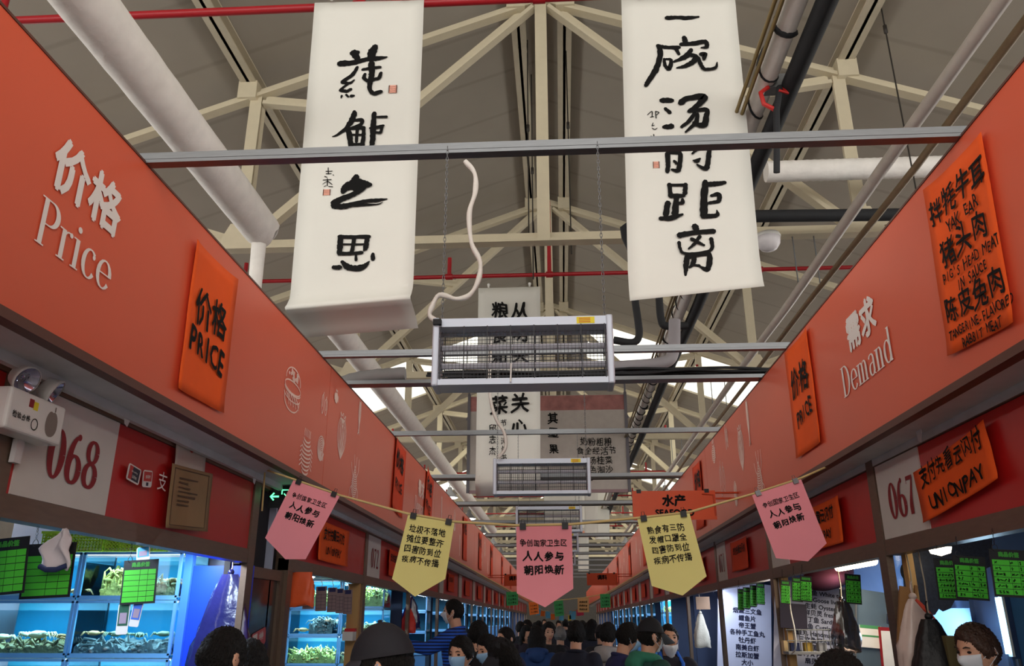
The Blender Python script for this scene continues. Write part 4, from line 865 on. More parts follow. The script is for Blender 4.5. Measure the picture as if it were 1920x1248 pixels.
def heap(name, lb, x0, x1, yf, z0, h, m, depth=.36, legs=40, seed=1):
    R = random.Random(seed); q = MB(); nx, ny = 44, 9; rows = []
    for j in range(ny+1):
        rows.append([(x0+(x1-x0)*i/nx, yf+.02+depth*j/ny, z0+max(.004, h*(.6+.2*math.sin(i*.33+seed)+.15*math.sin(i*1.3+j)+R.uniform(-.2, .2))*(.75+.3*j/ny))) for i in range(nx+1)])
    q.grid(rows); q.grid([[(p[0], yf+.02, z0) for p in rows[0]], rows[0]])
    for k in range(int((x1-x0)*190)):
        x = R.uniform(x0+.01, x1-.01); j = R.random()**1.6; i = min(nx, int((x-x0)/(x1-x0)*nx)); zt = rows[int(j*ny*.6)][i][2]; r = R.uniform(.010, .024)
        rot = np.array(Matrix.Rotation(R.uniform(0, 6), 3, 'Z') @ Matrix.Rotation(R.uniform(-.8, .8), 3, 'X')); q.ball((x, yf+.025+depth*j*.6, z0+(zt-z0)*R.uniform(.25, 1.02)), (r*1.5, r, r*.65), 7, 5, rot)
    for k in range(legs):
        x = R.uniform(x0+.03, x1-.03); d = R.uniform(.0, depth*.5); a = R.uniform(0, 6.28); p = np.array((x, yf+.03+d, z0+h*R.uniform(.35, .8))); L = R.uniform(.03, .08)
        e = p+np.array((L*math.cos(a), -.015, L*.8*abs(math.sin(a)))); q.tube([p, e, e+np.array((L*.6*math.cos(a+.8), 0, -L*.5))], [.009, .008, .003], 5)
    return tag(q.build(name, m), lb, 'seafood', kind='stuff')
tn = ['lower', 'middle', 'upper']
T1 = [(1.15, .30), (1.475, .325), (1.822, .28)]; T2 = [(1.205, .30), (1.525, .28), (1.83, .31)]
Y1T, Y2T = 5.30, 9.90
def rack(y, spans, tz, names, power, where, rich=True, lamps=True):
    for i, (z, h) in enumerate(tz):
        for (a, b), nm in zip(spans, names): fish_tank(a, b, y, z, h, '%s glass tank %s' % (tn[i], nm), rich=rich)
        if lamps:
            t = glow_tube('tank_lamp', '%s tank lamp %s' % (tn[i], where), ((spans[0][0]+spans[-1][1])/2, y+.09, z+h-.004), 1, emit('tank_lamp_glow', (215, 240, 255), 4), 0, (1, 1, 1), .006)
            L = spans[-1][1]-spans[0][0]-.06; t.rotation_euler = (0, 0, PI/2); t.scale = (1, L, 1)
            ld = bpy.data.lights.new('tank_light', 'AREA'); ld.shape = 'RECTANGLE'; ld.size = .1; ld.size_y = 1; ld.energy = power; ld.color = (.8, .94, 1)
            lo = bpy.data.objects.new('tank_light', ld); COL.objects.link(lo); lo.parent = t; lo.location = (.02, 0, -.012); lo.rotation_euler = (0, -.35, 0)
    x0, x1 = spans[0][0], spans[-1][1]
    tag(MB().box(x0, x1, y+.01, y+.42, 0, tz[0][0]-.014).build('tank_stand', mat('blue_tank_stand', (60, 110, 160), .5)), 'blue stand under the tanks %s' % where, 'stand')
rack(Y1T, ((-3.78, -3.145), (-3.13, -2.47)), T1, ('at the left in stall 068', 'beside the blue partition in stall 068'), 12, 'of stall 068')
rack(Y2T, ((-3.22, -2.615), (-2.60, -2.10)), T2, ('behind the label cards in the second left stall', 'behind the timber post in the second left stall'), 13, 'of the second left stall')
YR = 16.9
rack(YR, ((1.98, 2.72),), [(z, .30) for z, h in T2], ('behind the right yellow pennant',), 12, 'behind the right yellow pennant')
heap('oyster_heap', 'grey heap of shellfish in the middle tank beside the blue partition', -3.11, -2.49, Y1T, 1.478, .11, heap2, seed=3, legs=25); heap('seafood_heap', 'brown heap of crab legs in the left middle tank of stall 068', -3.76, -3.16, Y1T, 1.478, .09, heapm, seed=4)
heap('seafood_heap', 'brown heap of crab legs in the upper tank beside the blue partition', -2.78, -2.49, Y1T, 1.825, .11, heapm, seed=5); heap('mossy_heap', 'tall mossy yellow heap in the upper tank of stall 068, middle of the rack', -3.05, -2.86, Y1T+.1, 1.825, .2, mat('yellow_moss', (176, 164, 84), .8, var=.3, scale=30, bump=.6), seed=8, depth=.2)
heap('seafood_heap', 'brown heap in the lower left tank of stall 068', -3.76, -3.16, Y1T, 1.153, .1, heapm, seed=6); heap('seafood_heap', 'brown heap in the lower tank beside the blue partition', -3.11, -2.49, Y1T, 1.153, .13, heapm, seed=7)
pale_sh = mat('pale_shrimp', (206, 206, 130), .45, var=.3, scale=30, bump=.5); green_sh = mat('green_shrimp', (178, 178, 100), .45, var=.35, scale=30, bump=.5)
heap('shrimp_heap', 'pale heap of shrimp filling the upper tank behind the timber post', -2.58, -2.12, Y2T, 1.833, .25, pale_sh, legs=110, seed=9); heap('shrimp_heap', 'pale heap of shrimp in the upper tank behind the label cards', -3.2, -2.64, Y2T, 1.833, .2, pale_sh, legs=90, seed=19)
heap('shrimp_heap', 'pale heap of shrimp legs in the middle tank behind the timber post', -2.58, -2.12, Y2T, 1.528, .13, heapm, legs=90, seed=10)
heap('shrimp_heap', 'yellow green heap of shrimp in the lower tank under the label cards', -3.2, -2.64, Y2T, 1.208, .19, green_sh, legs=110, seed=11); heap('seafood_heap', 'heap of shellfish in the lower tank behind the timber post', -2.58, -2.12, Y2T, 1.208, .12, heapm, legs=60, seed=12)
heap('seafood_heap', 'spiny grey heap in the middle tank behind the label cards', -2.98, -2.7, Y2T, 1.528, .2, heap2, legs=70, seed=13)
for i, (z, h) in enumerate(T2): heap('seafood_heap', 'heap on the floor of the %s tank behind the right yellow pennant' % tn[i], 2.0, 2.7, YR, z+.003, .1, green_sh if i == 2 else heap2, legs=70, seed=20+i)
CR = [(-3.42, Y1T, 1.565, .125, .1, 0, 'large pale crab in the left middle tank of stall 068'), (-3.265, Y1T, 1.57, .07, 1.2, 1, 'brown crab reared up beside the large pale crab'), (-3.66, Y1T, 1.56, .09, .5, 0, 'pale crab left of the large pale crab in stall 068'), (-3.19, Y1T, 1.555, .07, -.4, 1, 'tan crab against the divider in the left middle tank'),
      (-3.05, Y1T, 1.585, .08, .6, 1, 'tan crab just right of the divider in the middle tank'), (-2.9, Y1T, 1.58, .085, .8, 2, 'grey green crab in the middle tank beside the blue partition, left one'), (-2.74, Y1T, 1.575, .08, -.9, 2, 'grey green crab in the middle tank, under the pay cards'), (-2.58, Y1T, 1.58, .085, .3, 2, 'grey green crab at the right end of the middle tank in stall 068'),
      (-3.2, Y1T, 1.84, .10, .5, 1, 'orange brown crab in the upper tank beside the price card with the rag'), (-2.7, Y1T, 1.9, .085, 1.2, 2, 'grey green crab in the upper tank right of the lone price card'), (-2.57, Y1T, 1.91, .085, -.3, 1, 'brown crab in the upper tank beside the blue partition'),
      (-3.08, Y2T, 1.55, .12, .4, 1, 'tan crab low in the middle tank behind the label cards'), (-2.78, Y2T, 1.64, .14, -.5, 0, 'pale crab on the spiny heap behind the label cards'), (-2.48, Y2T, 1.62, .11, .9, 1, 'brown crab in the middle tank left of the timber post'), (-2.22, Y2T, 1.61, .11, -.2, 2, 'grey crab in the middle tank right of the timber post'), (-2.5, Y2T, 1.29, .12, .2, 1, 'brown crab in the lower tank left of the timber post')]
for x, y, z, s, rz, m, lb in CR: crab(x, y+.12, z, s, rz, shellm[m], lb)
# far stalls keep one column of tanks each, facing the aisle's near end, and a tube lamp
for i in range(14):
    for side, y0 in (('L', 11.1+2.62*i), ('R', 10.2+2.62*i)):
        if side == 'R' and i in (0, 1, 2): continue
        nm = 'far %s stall' % ('left' if side == 'L' else 'right'); xs = (-2.75, -2.11) if side == 'L' else (1.96, 2.60)
        if i < 9: rack(y0+2.05, (xs,), T2 if i < 4 else T2[1:], ('in the %s %s' % (ORD[i], nm),), 0, 'in the %s %s' % (ORD[i], nm), rich=False, lamps=False)
for i in range(14):
    for side, y0 in (('L', 11.1+2.62*i), ('R', 10.2+2.62*i)):
        glow_tube('tube_lamp', 'white tube lamp in the %s far %s stall' % (ORD[i], 'left' if side == 'L' else 'right'), (sx(side)-.32*sgn(side), y0+1.2, 2.10), 1.1 if i % 2 else 1.5, LEDC, 13 if i < 7 else 16, (.82, .92, 1), .022, group='tube lamps in the far stalls')
# lamps of the near stalls
glow_tube('tube_lamp', 'short added tube lamp, unseen behind the header, brightening the blue partition panel', (-2.28, 5.08, 2.13), .34, LEDC, 7, (.8, .88, 1), .015)  # added lamp, hidden by the header, to brighten the blue panel
glow_tube('tube_lamp', 'white tube lamp under the header of stall 068', (-2.3, 3.9, 2.17), 1.6, LEDC, 22, (.66, .82, 1), .02)
glow_tube('tube_lamp', 'bright white tube lamp behind the hanging label cards', (-2.75, 8.9, 2.16), .5, LEDC, 16, (.9, .95, 1), .035)
p = onY(1603, 1058, 6.6); glow_tube('tube_lamp', 'warm tube lamp above the menu board', tuple(p), .8, WARM, 6, (1, .88, .7), .03)
p = onX(1470, 1130, 2.05); glow_tube('tube_lamp', 'short glaring white lamp on the stall post by the price cards', tuple(p), .16, emit('glare_white', (220, 232, 255), 30), 5, (.8, .88, 1), .02, axis='z')
p = onY(1880, 1172, 7.0); glow_tube('tube_lamp', 'upright blue white tube lamp in the back of stall 067', tuple(p), .42, emit('cold_blue_tube', (170, 220, 255), 9), 8, (.6, .8, 1), .018, axis='z')
p = onY(1762, 1026, 4.7); t = thing('ceiling_lamp', 'round glowing ceiling lamp in stall 067', 'lamp', tuple(p)); MB().lathe([(0, .03), (.055, .03), (.06, 0)], (0, 0, 0)).build('lamp_base', white_pl, t); MB().lathe([(.06, 0), (.05, -.03), (0, -.045)], (0, 0, 0)).build('lamp_glass', emit('warm_glass_glow', (255, 240, 215), 6), t)
# ------------------------------------------------------------------ hanging price cards
blackc = mat('black_card', (24, 24, 26), .5); green_c = mat('green_card_field', (72, 190, 48), .6, var=.04); green_t = mat('green_card_print', (60, 150, 50), .6)
def price_card(lb, side, plane, q, rows=6, cols=3, head='商品价签', fill=True, Mwh=None):
    M_, w, h = Mwh or quad_frame(side, plane, q, 0)
    t = thing('price_card', lb, 'price card', M=M_, group='green hanging price cards')
    MB().box(-w/2, w/2, -h/2, h/2, -.003, 0).build('card', blackc, t)
    q = MB(); gx, gy, gh = w*.92, -h*.09, h*.74; cw = [.5, .25, .25] if cols == 3 else [1/cols]*cols; y1 = h*.28; rh = (y1+h*.46)/rows
    for r in range(rows):
        x = -gx/2
        for c in cw: q.box(x+w*.006, x+gx*c-w*.006, y1-rh*(r+1)+h*.008, y1-rh*r-h*.004, 0, .0012); x += gx*c
    q.build('green_grid', green_c, t); text(head, h*.11, green_t, t, 0, h*.385, .0012, .0012, sx=min(1, w/(h*.6)))
    if fill:
        q = MB(); R = random.Random(lb)
        for r in range(rows):
            x = -gx/2; y = y1-rh*(r+.5)
            for ci, c in enumerate(cw):
                n = 1 if r == 0 else (R.randint(2, 4) if ci == 0 else R.randint(1, 2)); x0 = x+gx*c*.2
                for k in range(n):
                    X = x0+k*rh*.6; 
                    for _ in range(3): a = R.uniform(0, PI); dx, dy = math.cos(a)*rh*.26, math.sin(a)*rh*.3; stroke(q, [(X-dx, y-dy, rh*.1), (X+dx, y+dy, rh*.1)], .0018, 0, False, False)
                x += gx*c
        q.build('handwriting', INK, t)
    for s in (-.33, .33):
        q = MB(); q.tube([(s*w+.011*math.cos(a), h/2-.004+.014*math.sin(a)+.008, .002*math.sin(a*2)) for a in np.linspace(0, 2*PI, 13)], .0013, 5, False)
        for k in range(5): q.tube([(s*w+.004*math.cos(a)*(k % 2), h/2+.026+k*.013+.007*math.sin(a), .004*math.cos(a)*((k+1) % 2)) for a in np.linspace(0, 2*PI, 7)], .001, 4, False)
        q.build('hook_chain', mat('dark_chain', (60, 60, 64), .4, .7), t); return t
for lb, Y, q, fl in (('green price card at the left edge of the photo, half behind its neighbour', 2.97, ((-22, 1004), (55, 1012), (43, 1117), (-35, 1113)), False), ('green price card behind the white glove rag in stall 068', 3.12, ((52, 1010), (143, 1026), (128, 1123), (37, 1119)), False), ('lone green price card hanging over the middle of stall 068', 3.85, ((234, 1042), (297, 1056), (288, 1135), (226, 1129)), False),
    ('green price card overlapped by its neighbour in stall 067', 4.22, ((1749, 1050), (1806, 1043), (1814, 1123), (1763, 1127)), True), ('green price card second from the left in stall 067', 3.9, ((1787, 1046), (1845, 1038), (1856, 1122), (1794, 1126)), True), ('green price card at the right edge of the photo in stall 067', 3.58, ((1853, 1036), (1925, 1024), (1935, 1117), (1869, 1122)), True),
    ('green price card hanging leftmost in the menu board stall', 7.0, ((1464, 1090), (1481, 1085), (1481, 1130), (1465, 1134)), True), ('green price card second from the left in the menu board stall', 6.72, ((1484, 1083), (1505, 1081), (1505, 1127), (1486, 1128)), True), ('green price card third from the left in the menu board stall', 6.55, ((1500, 1080), (1522, 1079), (1523, 1128), (1501, 1127)), True), ('lone green price card right in the menu board stall', 5.75, ((1584, 1078), (1613, 1074), (1616, 1131), (1587, 1133)), True)):
    price_card(lb, 'F', Y, q, fill=fl)
for i, (x0, x1, y0) in enumerate(((1383, 1395, 1105), (1393, 1406, 1102), (1406, 1418, 1098), (1418, 1433, 1094))):
    price_card('%s green price card of the four in a row in right stall 071' % ['leftmost', 'second', 'third', 'rightmost'][i], 'F', 8.9-.1*i, ((x0, y0), (x1, y0-3), (x1+1, y0+38), (x0+1, y0+40)))
# plain pay cards under the lone card (their codes left out), gloves and clips
paleb = mat('pale_blue_card', (70, 170, 220), .5)
def pay_card(lb, q, m, plane=3.86):
    o, w, h = sticker('pay_card', lb, q, plane, 'F', stw, 0, 'card'); p = MB(); p.box(-w*.42, w*.42, -h*.22, h*.46, .0005, .001); p.build('card_face', m, o); q_ = MB(); q_.box(-w*.3, w*.3, -h*.15, h*.2, .001, .0016); q_.build('blank_field', mat('mauve_field', (160, 140, 160), .6), o)
pay_card('tall pay card with a dark green face under the lone price card', ((224, 1130), (244, 1132), (239, 1189), (215, 1189)), mat('dark_green_face', (40, 90, 70), .5))
pay_card('tilted pay card with a blue face under the lone price card', ((252, 1125), (270, 1128), (258, 1177), (241, 1172)), mat('blue_face', (60, 110, 210), .5))
pay_card('pale blue card behind the lone price card', ((257, 1022), (281, 1027), (280, 1052), (256, 1050)), paleb, 3.95)
p = onY(110, 1030, 3.08); q = MB()
def rag(u, v):
    w = .10*(1-.75*max(0, (v-.45)/.55)**.8); w *= .6; return (u*w+.02*max(0, v-.4)+.01*math.sin(v*9), -.012+.02*math.sin(u*4+v*5)*.6, -.07+.14*v+.01*math.sin(u*5))
q.grid([[rag(u, v) for u in np.linspace(-1, 1, 13)] for v in np.linspace(0, 1, 12)], .006, (0, -1, 0))
t = tag(q.build('rag', mat('white_cotton', (206, 196, 200), .9), None, T(*p)), 'white cotton glove rag pegged over a price card in stall 068', 'rag')
MB().tube([(-.05, -.02, -.062), (-.02, -.025, -.075), (.02, -.025, -.075), (.055, -.02, -.06)], .010, 8).build('dark_cuff', mat('navy_cuff', (40, 50, 90), .8), t)
ropem0 = mat('pale_string', (170, 160, 140), .8)
# green baskets on top of the tanks
gb = mat('lime_plastic', (176, 222, 60), .45)
def basket(lb, x0, x1, y0=5.32, y1=5.66, z=2.11, h=.13):
    t = thing('plastic_basket', lb, 'basket', ((x0+x1)/2, (y0+y1)/2, z), group='lime green baskets on the tanks'); a, b = (x1-x0)/2, (y1-y0)/2
    q = MB()
    for sx_, (u0, u1), ax in ((1, (-b, b), 'x'), (-1, (-b, b), 'x'), (1, (-a, a), 'y'), (-1, (-a, a), 'y')):
        n = int((u1-u0)/.022)
        for j in range(6):
            z0 = .004+j*(h-.01)/6; zz = (z0, z0+.008)
            q.box(*((sx_*a-.002, sx_*a+.002, u0, u1) if ax == 'x' else (u0, u1, sx_*b-.002, sx_*b+.002)), *zz)
        for k in range(n+1):
            u = u0+(u1-u0)*k/n; q.box(*((sx_*a-.002, sx_*a+.002, u-.004, u+.004) if ax == 'x' else (u-.004, u+.004, sx_*b-.002, sx_*b+.002)), 0, h)
    q.box(-a, a, -b, b, 0, .004); q.build('basket_body', gb, t)
    q = MB(); q.box(-a-.01, a+.01, -b-.01, -b+.006, h-.012, h+.004); q.box(-a-.01, a+.01, b-.006, b+.01, h-.012, h+.004); q.box(-a-.01, -a+.006, -b, b, h-.012, h+.004); q.box(a-.006, a+.01, -b, b, h-.012, h+.004); q.build('rim', gb, t)
basket('lime green basket on the tanks, the left one with larger holes', -3.45, -3.03); basket('lime green basket on the tanks, the right one', -3.01, -2.60)
# blue partition panel and the bag on it
t = thing('partition_panel', 'vivid blue partition panel at the far end of stall 068', 'panel', (-2.25, 5.36, 0)); vb = mat('vivid_blue_panel', (14, 62, 236), .45)
MB().box(-.16, .24, 0, .02, .0, 2.02).build('panel_sheet', vb, t); MB().box(-.215, -.165, -.02, .03, 0, 2.1).build('edge_post', mat('bright_blue_post', (60, 120, 240), .45), t)
tag(MB().box(-4.0, -2.05, 5.80, 5.83, 0, 2.54).build('back_panel', mat('pale_tile_panel', (176, 186, 210), .5)), 'pale panel behind the tanks of stall 068', 'panel')
def bag(name, lb, cat, p, w, h, m, side='L', seed=1, taper=.25, depth=.05, knot=True, face='F'):
    R = random.Random(seed); n, k = 22, 14; vs = []; q = MB()
    for j in range(k+1):
        v = j/k; r = w/2*(taper+(1-taper)*min(1, v*1.5)**.8); 
        for i in range(n):
            a = 2*PI*i/n; f = 1+.12*math.sin(a*5+v*3+seed)+.05*R.uniform(-1, 1); dd = depth*(.3+.7*min(1, v*1.6))*(1 if v < .93 else .6)
            vs.append((r*math.cos(a)*f, dd*math.sin(a)*f, -h*v+.012*math.sin(a*3+seed)*v))
    q.add(vs, [(j*n+i, j*n+(i+1) % n, (j+1)*n+(i+1) % n, (j+1)*n+i) for j in range(k) for i in range(n)], True); q.add(vs[-n:], [tuple(range(n))]); 
    t = tag(q.build(name, m, None, T(*p)), lb, cat)
    if p[2] < 2.02: MB().tube([(0, 0, 0), (.008, 0, (2.05-p[2])*.5), (0, 0, 2.06-p[2])], .004, 6).build('strap', ropem0, t)
    if knot: MB().ball((0, 0, .012), (.022, .022, .02), 8, 6).tube([(0, 0, .02), (.0, .01, .06), (0, 0, .09)], .006, 6).build('knot', m, t)
    return t
gloss_bag = mat('dark_blue_plastic_bag', (34, 36, 92), .18, var=.2, bump=.3, bscale=9, spec=.8)
p = onY(433, 1076, 5.26); bag('plastic_bag', 'dark glossy bin bag hanging on the blue partition', 'bag', p, .40, .75, gloss_bag, seed=3)
# L2: label cards, orange bag, timber post, red boxes
cardm = mat('mauve_label_card', (150, 126, 128), .7); cardb = mat('navy_label_head', (40, 40, 90), .6)
for i, (x0, x1, y0) in enumerate(((547, 560, 1090), (569, 590, 1094), (593, 613, 1098), (615, 632, 1100), (631, 645, 1102), (645, 661, 1104))):
    M_, w, h = quad_frame('F', onX((x0+x1)/2, y0, -2.04)[1], ((x0, y0), (x1, y0+2), (x1-2, y0+48), (x0-2, y0+46)), 0)
    t = thing('label_card', '%s of the six mauve label cards hanging in the second left stall' % ['leftmost', 'second', 'third', 'fourth', 'fifth', 'rightmost'][i], 'label card', M=M_, group='mauve hanging label cards')
    MB().box(-w/2, w/2, -h/2, h/2, -.003, 0).build('card', cardm, t); q = MB(); q.box(-w*.35, w*.35, h*.32, h*.48, 0, .001); q.build('card_head', cardb, t)
    q = MB()
    for r in range(5): q.box(-w*.42, w*.42, -h*.4+r*h*.14, -h*.39+r*h*.14, 0, .001)
    for s in (-.42, .0, .42): q.box(w*s-.001, w*s+.001, -h*.4, h*.2, 0, .001)
    q.build('card_grid', dk, t); MB().tube([(0, h/2, 0), (.01, h/2+.02, 0), (-.004, h/2+.04, 0), (0, h/2+.05, 0), (0, 2.05-M_.translation[2], .01)], .0025, 6).build('hook', white_pl, t)
tag(MB().box(-2.12, -2.01, 8.28, 8.34, 0.0, 2.03).build('timber_post', wood), 'taped timber post in front of the crab tanks', 'post')
p = onX(566, 1072, -1.955); q = MB(); bag('plastic_bag', 'orange plastic bag hung at the near end of the second left stall', 'bag', p, .2, .24, mat('orange_plastic', (246, 100, 50), .4, bump=.2, bscale=12), seed=5, taper=.8, depth=.02, knot=False)
p = onY(655, 1190, 8.2); t = thing('carton', 'small white and red box on the timber post', 'box', tuple(p)); MB().box(-.05, .05, -.07, .07, -.05, .03).build('carton_body', white_pl, t); MB().box(-.051, .051, -.0, .071, .03, .06).build('carton_flap', red_panel, t)
p = onX(766, 1140, -2.035); bag('plastic_bag', 'red plastic bag hanging beyond the cap man', 'bag', p, .2, .3, mat('red_plastic', (226, 60, 48), .4, bump=.2, bscale=12), seed=7); p = onX(772, 1122, -2.06); bag('plastic_bag', 'navy bag hanging behind the red plastic bag', 'bag', p, .25, .38, gloss_bag, seed=9)
# R0: fridge door, torn sheet, white hanging sheet, bags on the post
cyan = mat('cold_cyan_glass', (90, 150, 200), .2)
t = thing('display_fridge', 'tall display fridge with cold blue doors, seen through the glass of stall 067', 'fridge', (3.95, 7.06, 0))
MB().box(-.45, .5, .0, .4, 0, 2.1).build('fridge_body', mat('fridge_grey', (92, 104, 128), .4), t)
for a, b in ((-.43, .0), (.03, .47)):
    o = MB().box(a, b, -.03, 0, .1, 2.05).build('fridge_door', mat('fridge_frame_blue', (58, 82, 126), .4), t); MB().box(a+.07, b-.05, -.034, -.03, .2, 1.95).build('door_pane', cyan, o); MB().box(a+.02, a+.04, -.07, -.03, .9, 1.4).build('door_handle', galv, o)
t = thing('glass_partition', 'glass partition at the far end of stall 067', 'partition', (1.87, 4.95, 0)); MB().box(0.02, 2.6, 0, .008, .86, 2.5).build('glass_pane', tank_glass, t); MB().box(0.02, 2.6, -.01, .02, .8, .86).build('bottom_rail', steel_b, t)
torn = [(1690, 1015), (1770, 1010), (1862, 1000), (1862, 1060), (1830, 1075), (1800, 1110), (1784, 1140), (1770, 1146), (1762, 1141), (1755, 1152), (1735, 1156), (1722, 1140), (1700, 1150)]
P = [onY(x, y, 4.93) for x, y in torn]; q = MB(); q.poly([(a[0], 0, a[2]) for a in P[::-1]], .004, (0, -1, 0)); o = q.build('dark_film', mat('speckled_dark_film', (46, 54, 72), .5, var=.3, scale=60), None, T(0, 4.94, 0)); tag(o, 'torn dark speckled film on the glass partition of stall 067', 'film')
p = onY(1700, 1072, 4.93); q = MB(); q.add([(p[0]+.035*math.cos(a), -.008, p[2]+.05*math.sin(a)) for a in np.linspace(0, 2*PI, 17)[:-1]], [tuple(range(16))]); q.build('hole', void, o)
P = onY(1780, 1170, 7.4); tag(MB().box(P[0]-.17, P[0]+.17, 0, .02, 1.32, 1.78).build('blue_sheet', mat('pale_blue_sheet', (150, 190, 246), .7), None, T(0, 7.36, 0)), 'pale blue sheet seen below the torn dark film', 'sheet')
p = onY(1712, 1122, 4.7); bag('plastic_bag', 'clear whitish plastic bag hanging from the post of number 067', 'bag', p, .24, .42, mat('whitish_plastic', (206, 186, 176), .3, var=.15, bump=.4, bscale=10), seed=11, taper=.2)
p = onY(1742, 1160, 4.55); t = bag('bag', 'black shoulder bag hanging beside the whitish plastic bag', 'bag', p, .26, .42, mat('black_nylon', (22, 22, 24), .5, bump=.2), seed=13, taper=.28, depth=.08)
MB().box(.03, .12, -.085, -.03, -.32, -.08).build('olive_pocket', mat('olive_nylon', (104, 94, 60), .7), t)
p = onY(1697, 1150, 4.74); q = MB(); q.box(-.035, .035, -.01, .01, -.16, .14); q.box(.045, .06, -.004, .012, -.2, .16); tag(q.build('cardboard_strip', mat('brown_cardboard', (150, 110, 66), .8), None, T(*p) @ Matrix.Rotation(.2, 4, 'Y')), 'brown cardboard strip tucked behind the bags on the post', 'cardboard')
p = onY(1735, 1142, 4.6); tag(MB().tube([(-.04, 0, .05), (0, 0, 0), (.05, 0, -.06)], [.008, .012, .004], 6).build('plastic_strip', mat('orange_red_plastic', (214, 80, 60), .4), None, T(*p)), 'short orange plastic strip sticking out above the black bag', 'strip')
# R1: menu boards, fridge, calendar, framed notice, cloth, clear bag
board_m = mat('white_menu_board', (196, 200, 226), .5, var=.02); navy = mat('navy_print', (26, 30, 62), .6)
def flatboard(name, lb, cat, plane, q, m, side='F', th=.012):
    M_, w, h = quad_frame(side, plane, q, 0); o = MB().box(-w/2, w/2, -h/2, h/2, -th, 0).build(name, m, None, M_); return tag(o, lb, cat), w, h
o, w, h = flatboard('menu_board', 'white menu board listing seafood in Chinese and English', 'menu board', 7.5, ((1452, 1096), (1600, 1090), (1600, 1290), (1452, 1290)), board_m)
y = h*.40
for s in ('白吞拿鱼 White tuna', '鹅肝 Goose liver', '生蚝 Oyster', '鲜贝灵 fresh', '沙丁鱼 Sardine', '墨鱼 Cuttlefish', '手工鱼丸 Handmade fish ball', '三文鱼籽 Salmon', '鲟鱼 hybrid', '智利 A POLLOCK', '扇贝 scallop'): text(s, h*.060, navy, o, w*.08, y, .003, .001, sx=1.0); y -= h*.0655
o, w, h = flatboard('menu_board', 'white menu board with a Chinese list, left of the stall post', 'menu board', 11.9, ((1346, 1096), (1446, 1088), (1446, 1290), (1346, 1290)), board_m)
y = h*.36
for s in ('小青鱼', '黄花鱼', '烟熏三文鱼', '鳕鱼片', '帝王蟹', '各种手工鱼丸', '牡丹虾', '南美白虾', '拉斯加蟹', '大小'): text(s, h*.058, navy, o, w*.05, y, .003, .002, align='CENTER'); y -= h*.0695
q4 = ((1603, 1112), (1690, 1106), (1690, 1300), (1603, 1300)); M_, w, h = quad_frame('F', 7.1, q4, 0)
t = thing('fridge', 'steel grey upright fridge right of the menu board', 'fridge', M=M_)
MB().box(-w/2, w/2, -1.55, h/2, -.38, 0).build('fridge_body', mat('fridge_steel', (100, 118, 134), .35, .4), t); MB().box(-w/2, -w/2+.012, -1.55, h/2, 0, .02).build('door_edge', galv, t); MB().box(w*.18, w*.5, h*.2, h*.29, 0, .012).build('control_panel', dk, t); MB().box(w*.2, w*.36, h*.34, h*.44, 0, .004).build('energy_label', mat('pale_green_label', (170, 180, 130), .6), t)
o, w, h = flatboard('calendar', 'paper calendar with a green band on the steel fridge', 'calendar', 7.08, ((1611, 1172), (1652, 1172), (1654, 1214), (1614, 1214)), stw, th=.005)
q = MB(); q.box(-w*.48, w*.48, h*.36, h*.5, 0, .001); q.box(-w*.4, w*.4, -h*.02, h*.06, 0, .001); q.build('green_band', mat('green_band', (70, 140, 90), .6), o)
o, w, h = flatboard('framed_notice', 'white notice in a dark red frame beside the calendar', 'notice', 7.07, ((1646, 1176), (1676, 1175), (1682, 1262), (1656, 1262)), dark_red)
q = MB(); q.box(-w*.36, w*.4, -h*.4, h*.42, 0, .002); q.build('notice_paper', stw, o)
p = onY(1552, 1080, 7.2); q = MB(); q.ball((0, 0, 0), (.22, .16, .11), 20, 12); q.v = [(x+.02*math.sin(9*y+z*14), y, z+.03*math.sin(7*y+5*x)) for x, y, z in q.v]; tag(q.build('cloth_bundle', mat('maroon_cloth', (60, 14, 40), .9), None, T(*p)), 'maroon cloth bundle stuffed under the ceiling above the menu board', 'cloth')
p = onY(1578, 1126, 6.6); bag('plastic_bag', 'clear plastic bag of brown seafood hanging before the menu board', 'bag', p, .2, .36, clear('clear_bag', (170, 160, 156), .12, .12), seed=15, taper=.4, depth=.07)
p0 = [onX(x, y, 1.88) for x, y in ((1480, 1092), (1482, 1140), (1490, 1180), (1492, 1215), (1480, 1225), (1472, 1212))]
t = thing('switch_cord', 'pale cord with a switch box hanging on the stall post by the price cards', 'cord', tuple(p0[0])); MB().tube(smooth_line([p-p0[0] for p in p0], 5), .006, 8).build('cord', cord_m, t); a = p0[-1]-p0[0]; MB().box(a[0]-.02, a[0]+.02, a[1]-.05, a[1]+.05, a[2]-.06, a[2]+.05).build('switch_box', mat('cream_switch_box', (214, 186, 140), .6), t)
tag(MB().box(1.9, 1.96, 7.42, 7.52, 0, 2.08).build('timber_post', wood), 'taped timber post beside the short glaring lamp', 'post')
tag(MB().box(1.93, 1.97, 4.80, 4.86, 0, 2.05).build('timber_post', wood), 'timber strip beside the post of number 067', 'post')
o, w, h = flatboard('dark_board', 'dark purple board hanging left of the menu list', 'board', 7.35, ((1462, 1132), (1512, 1130), (1514, 1178), (1464, 1178)), mat('purple_black', (40, 34, 56), .6))
t = thing('wire_rack', 'grey wire rack with small items below the dark purple board', 'rack', (2.0, 7.25, 1.44)); q = MB()
for j in range(8): q.tube([(-.14+.34*j/7, 0, .0), (-.14+.34*j/7, 0, .17)], .004, 5)
for z in (0, .085, .17): q.tube([(-.15, 0, z), (.21, 0, z)], .005, 5)
q.build('wires', galv, t); MB().box(-.15, .21, -.02, .16, -.02, 0).build('shelf', grey_pl, t)
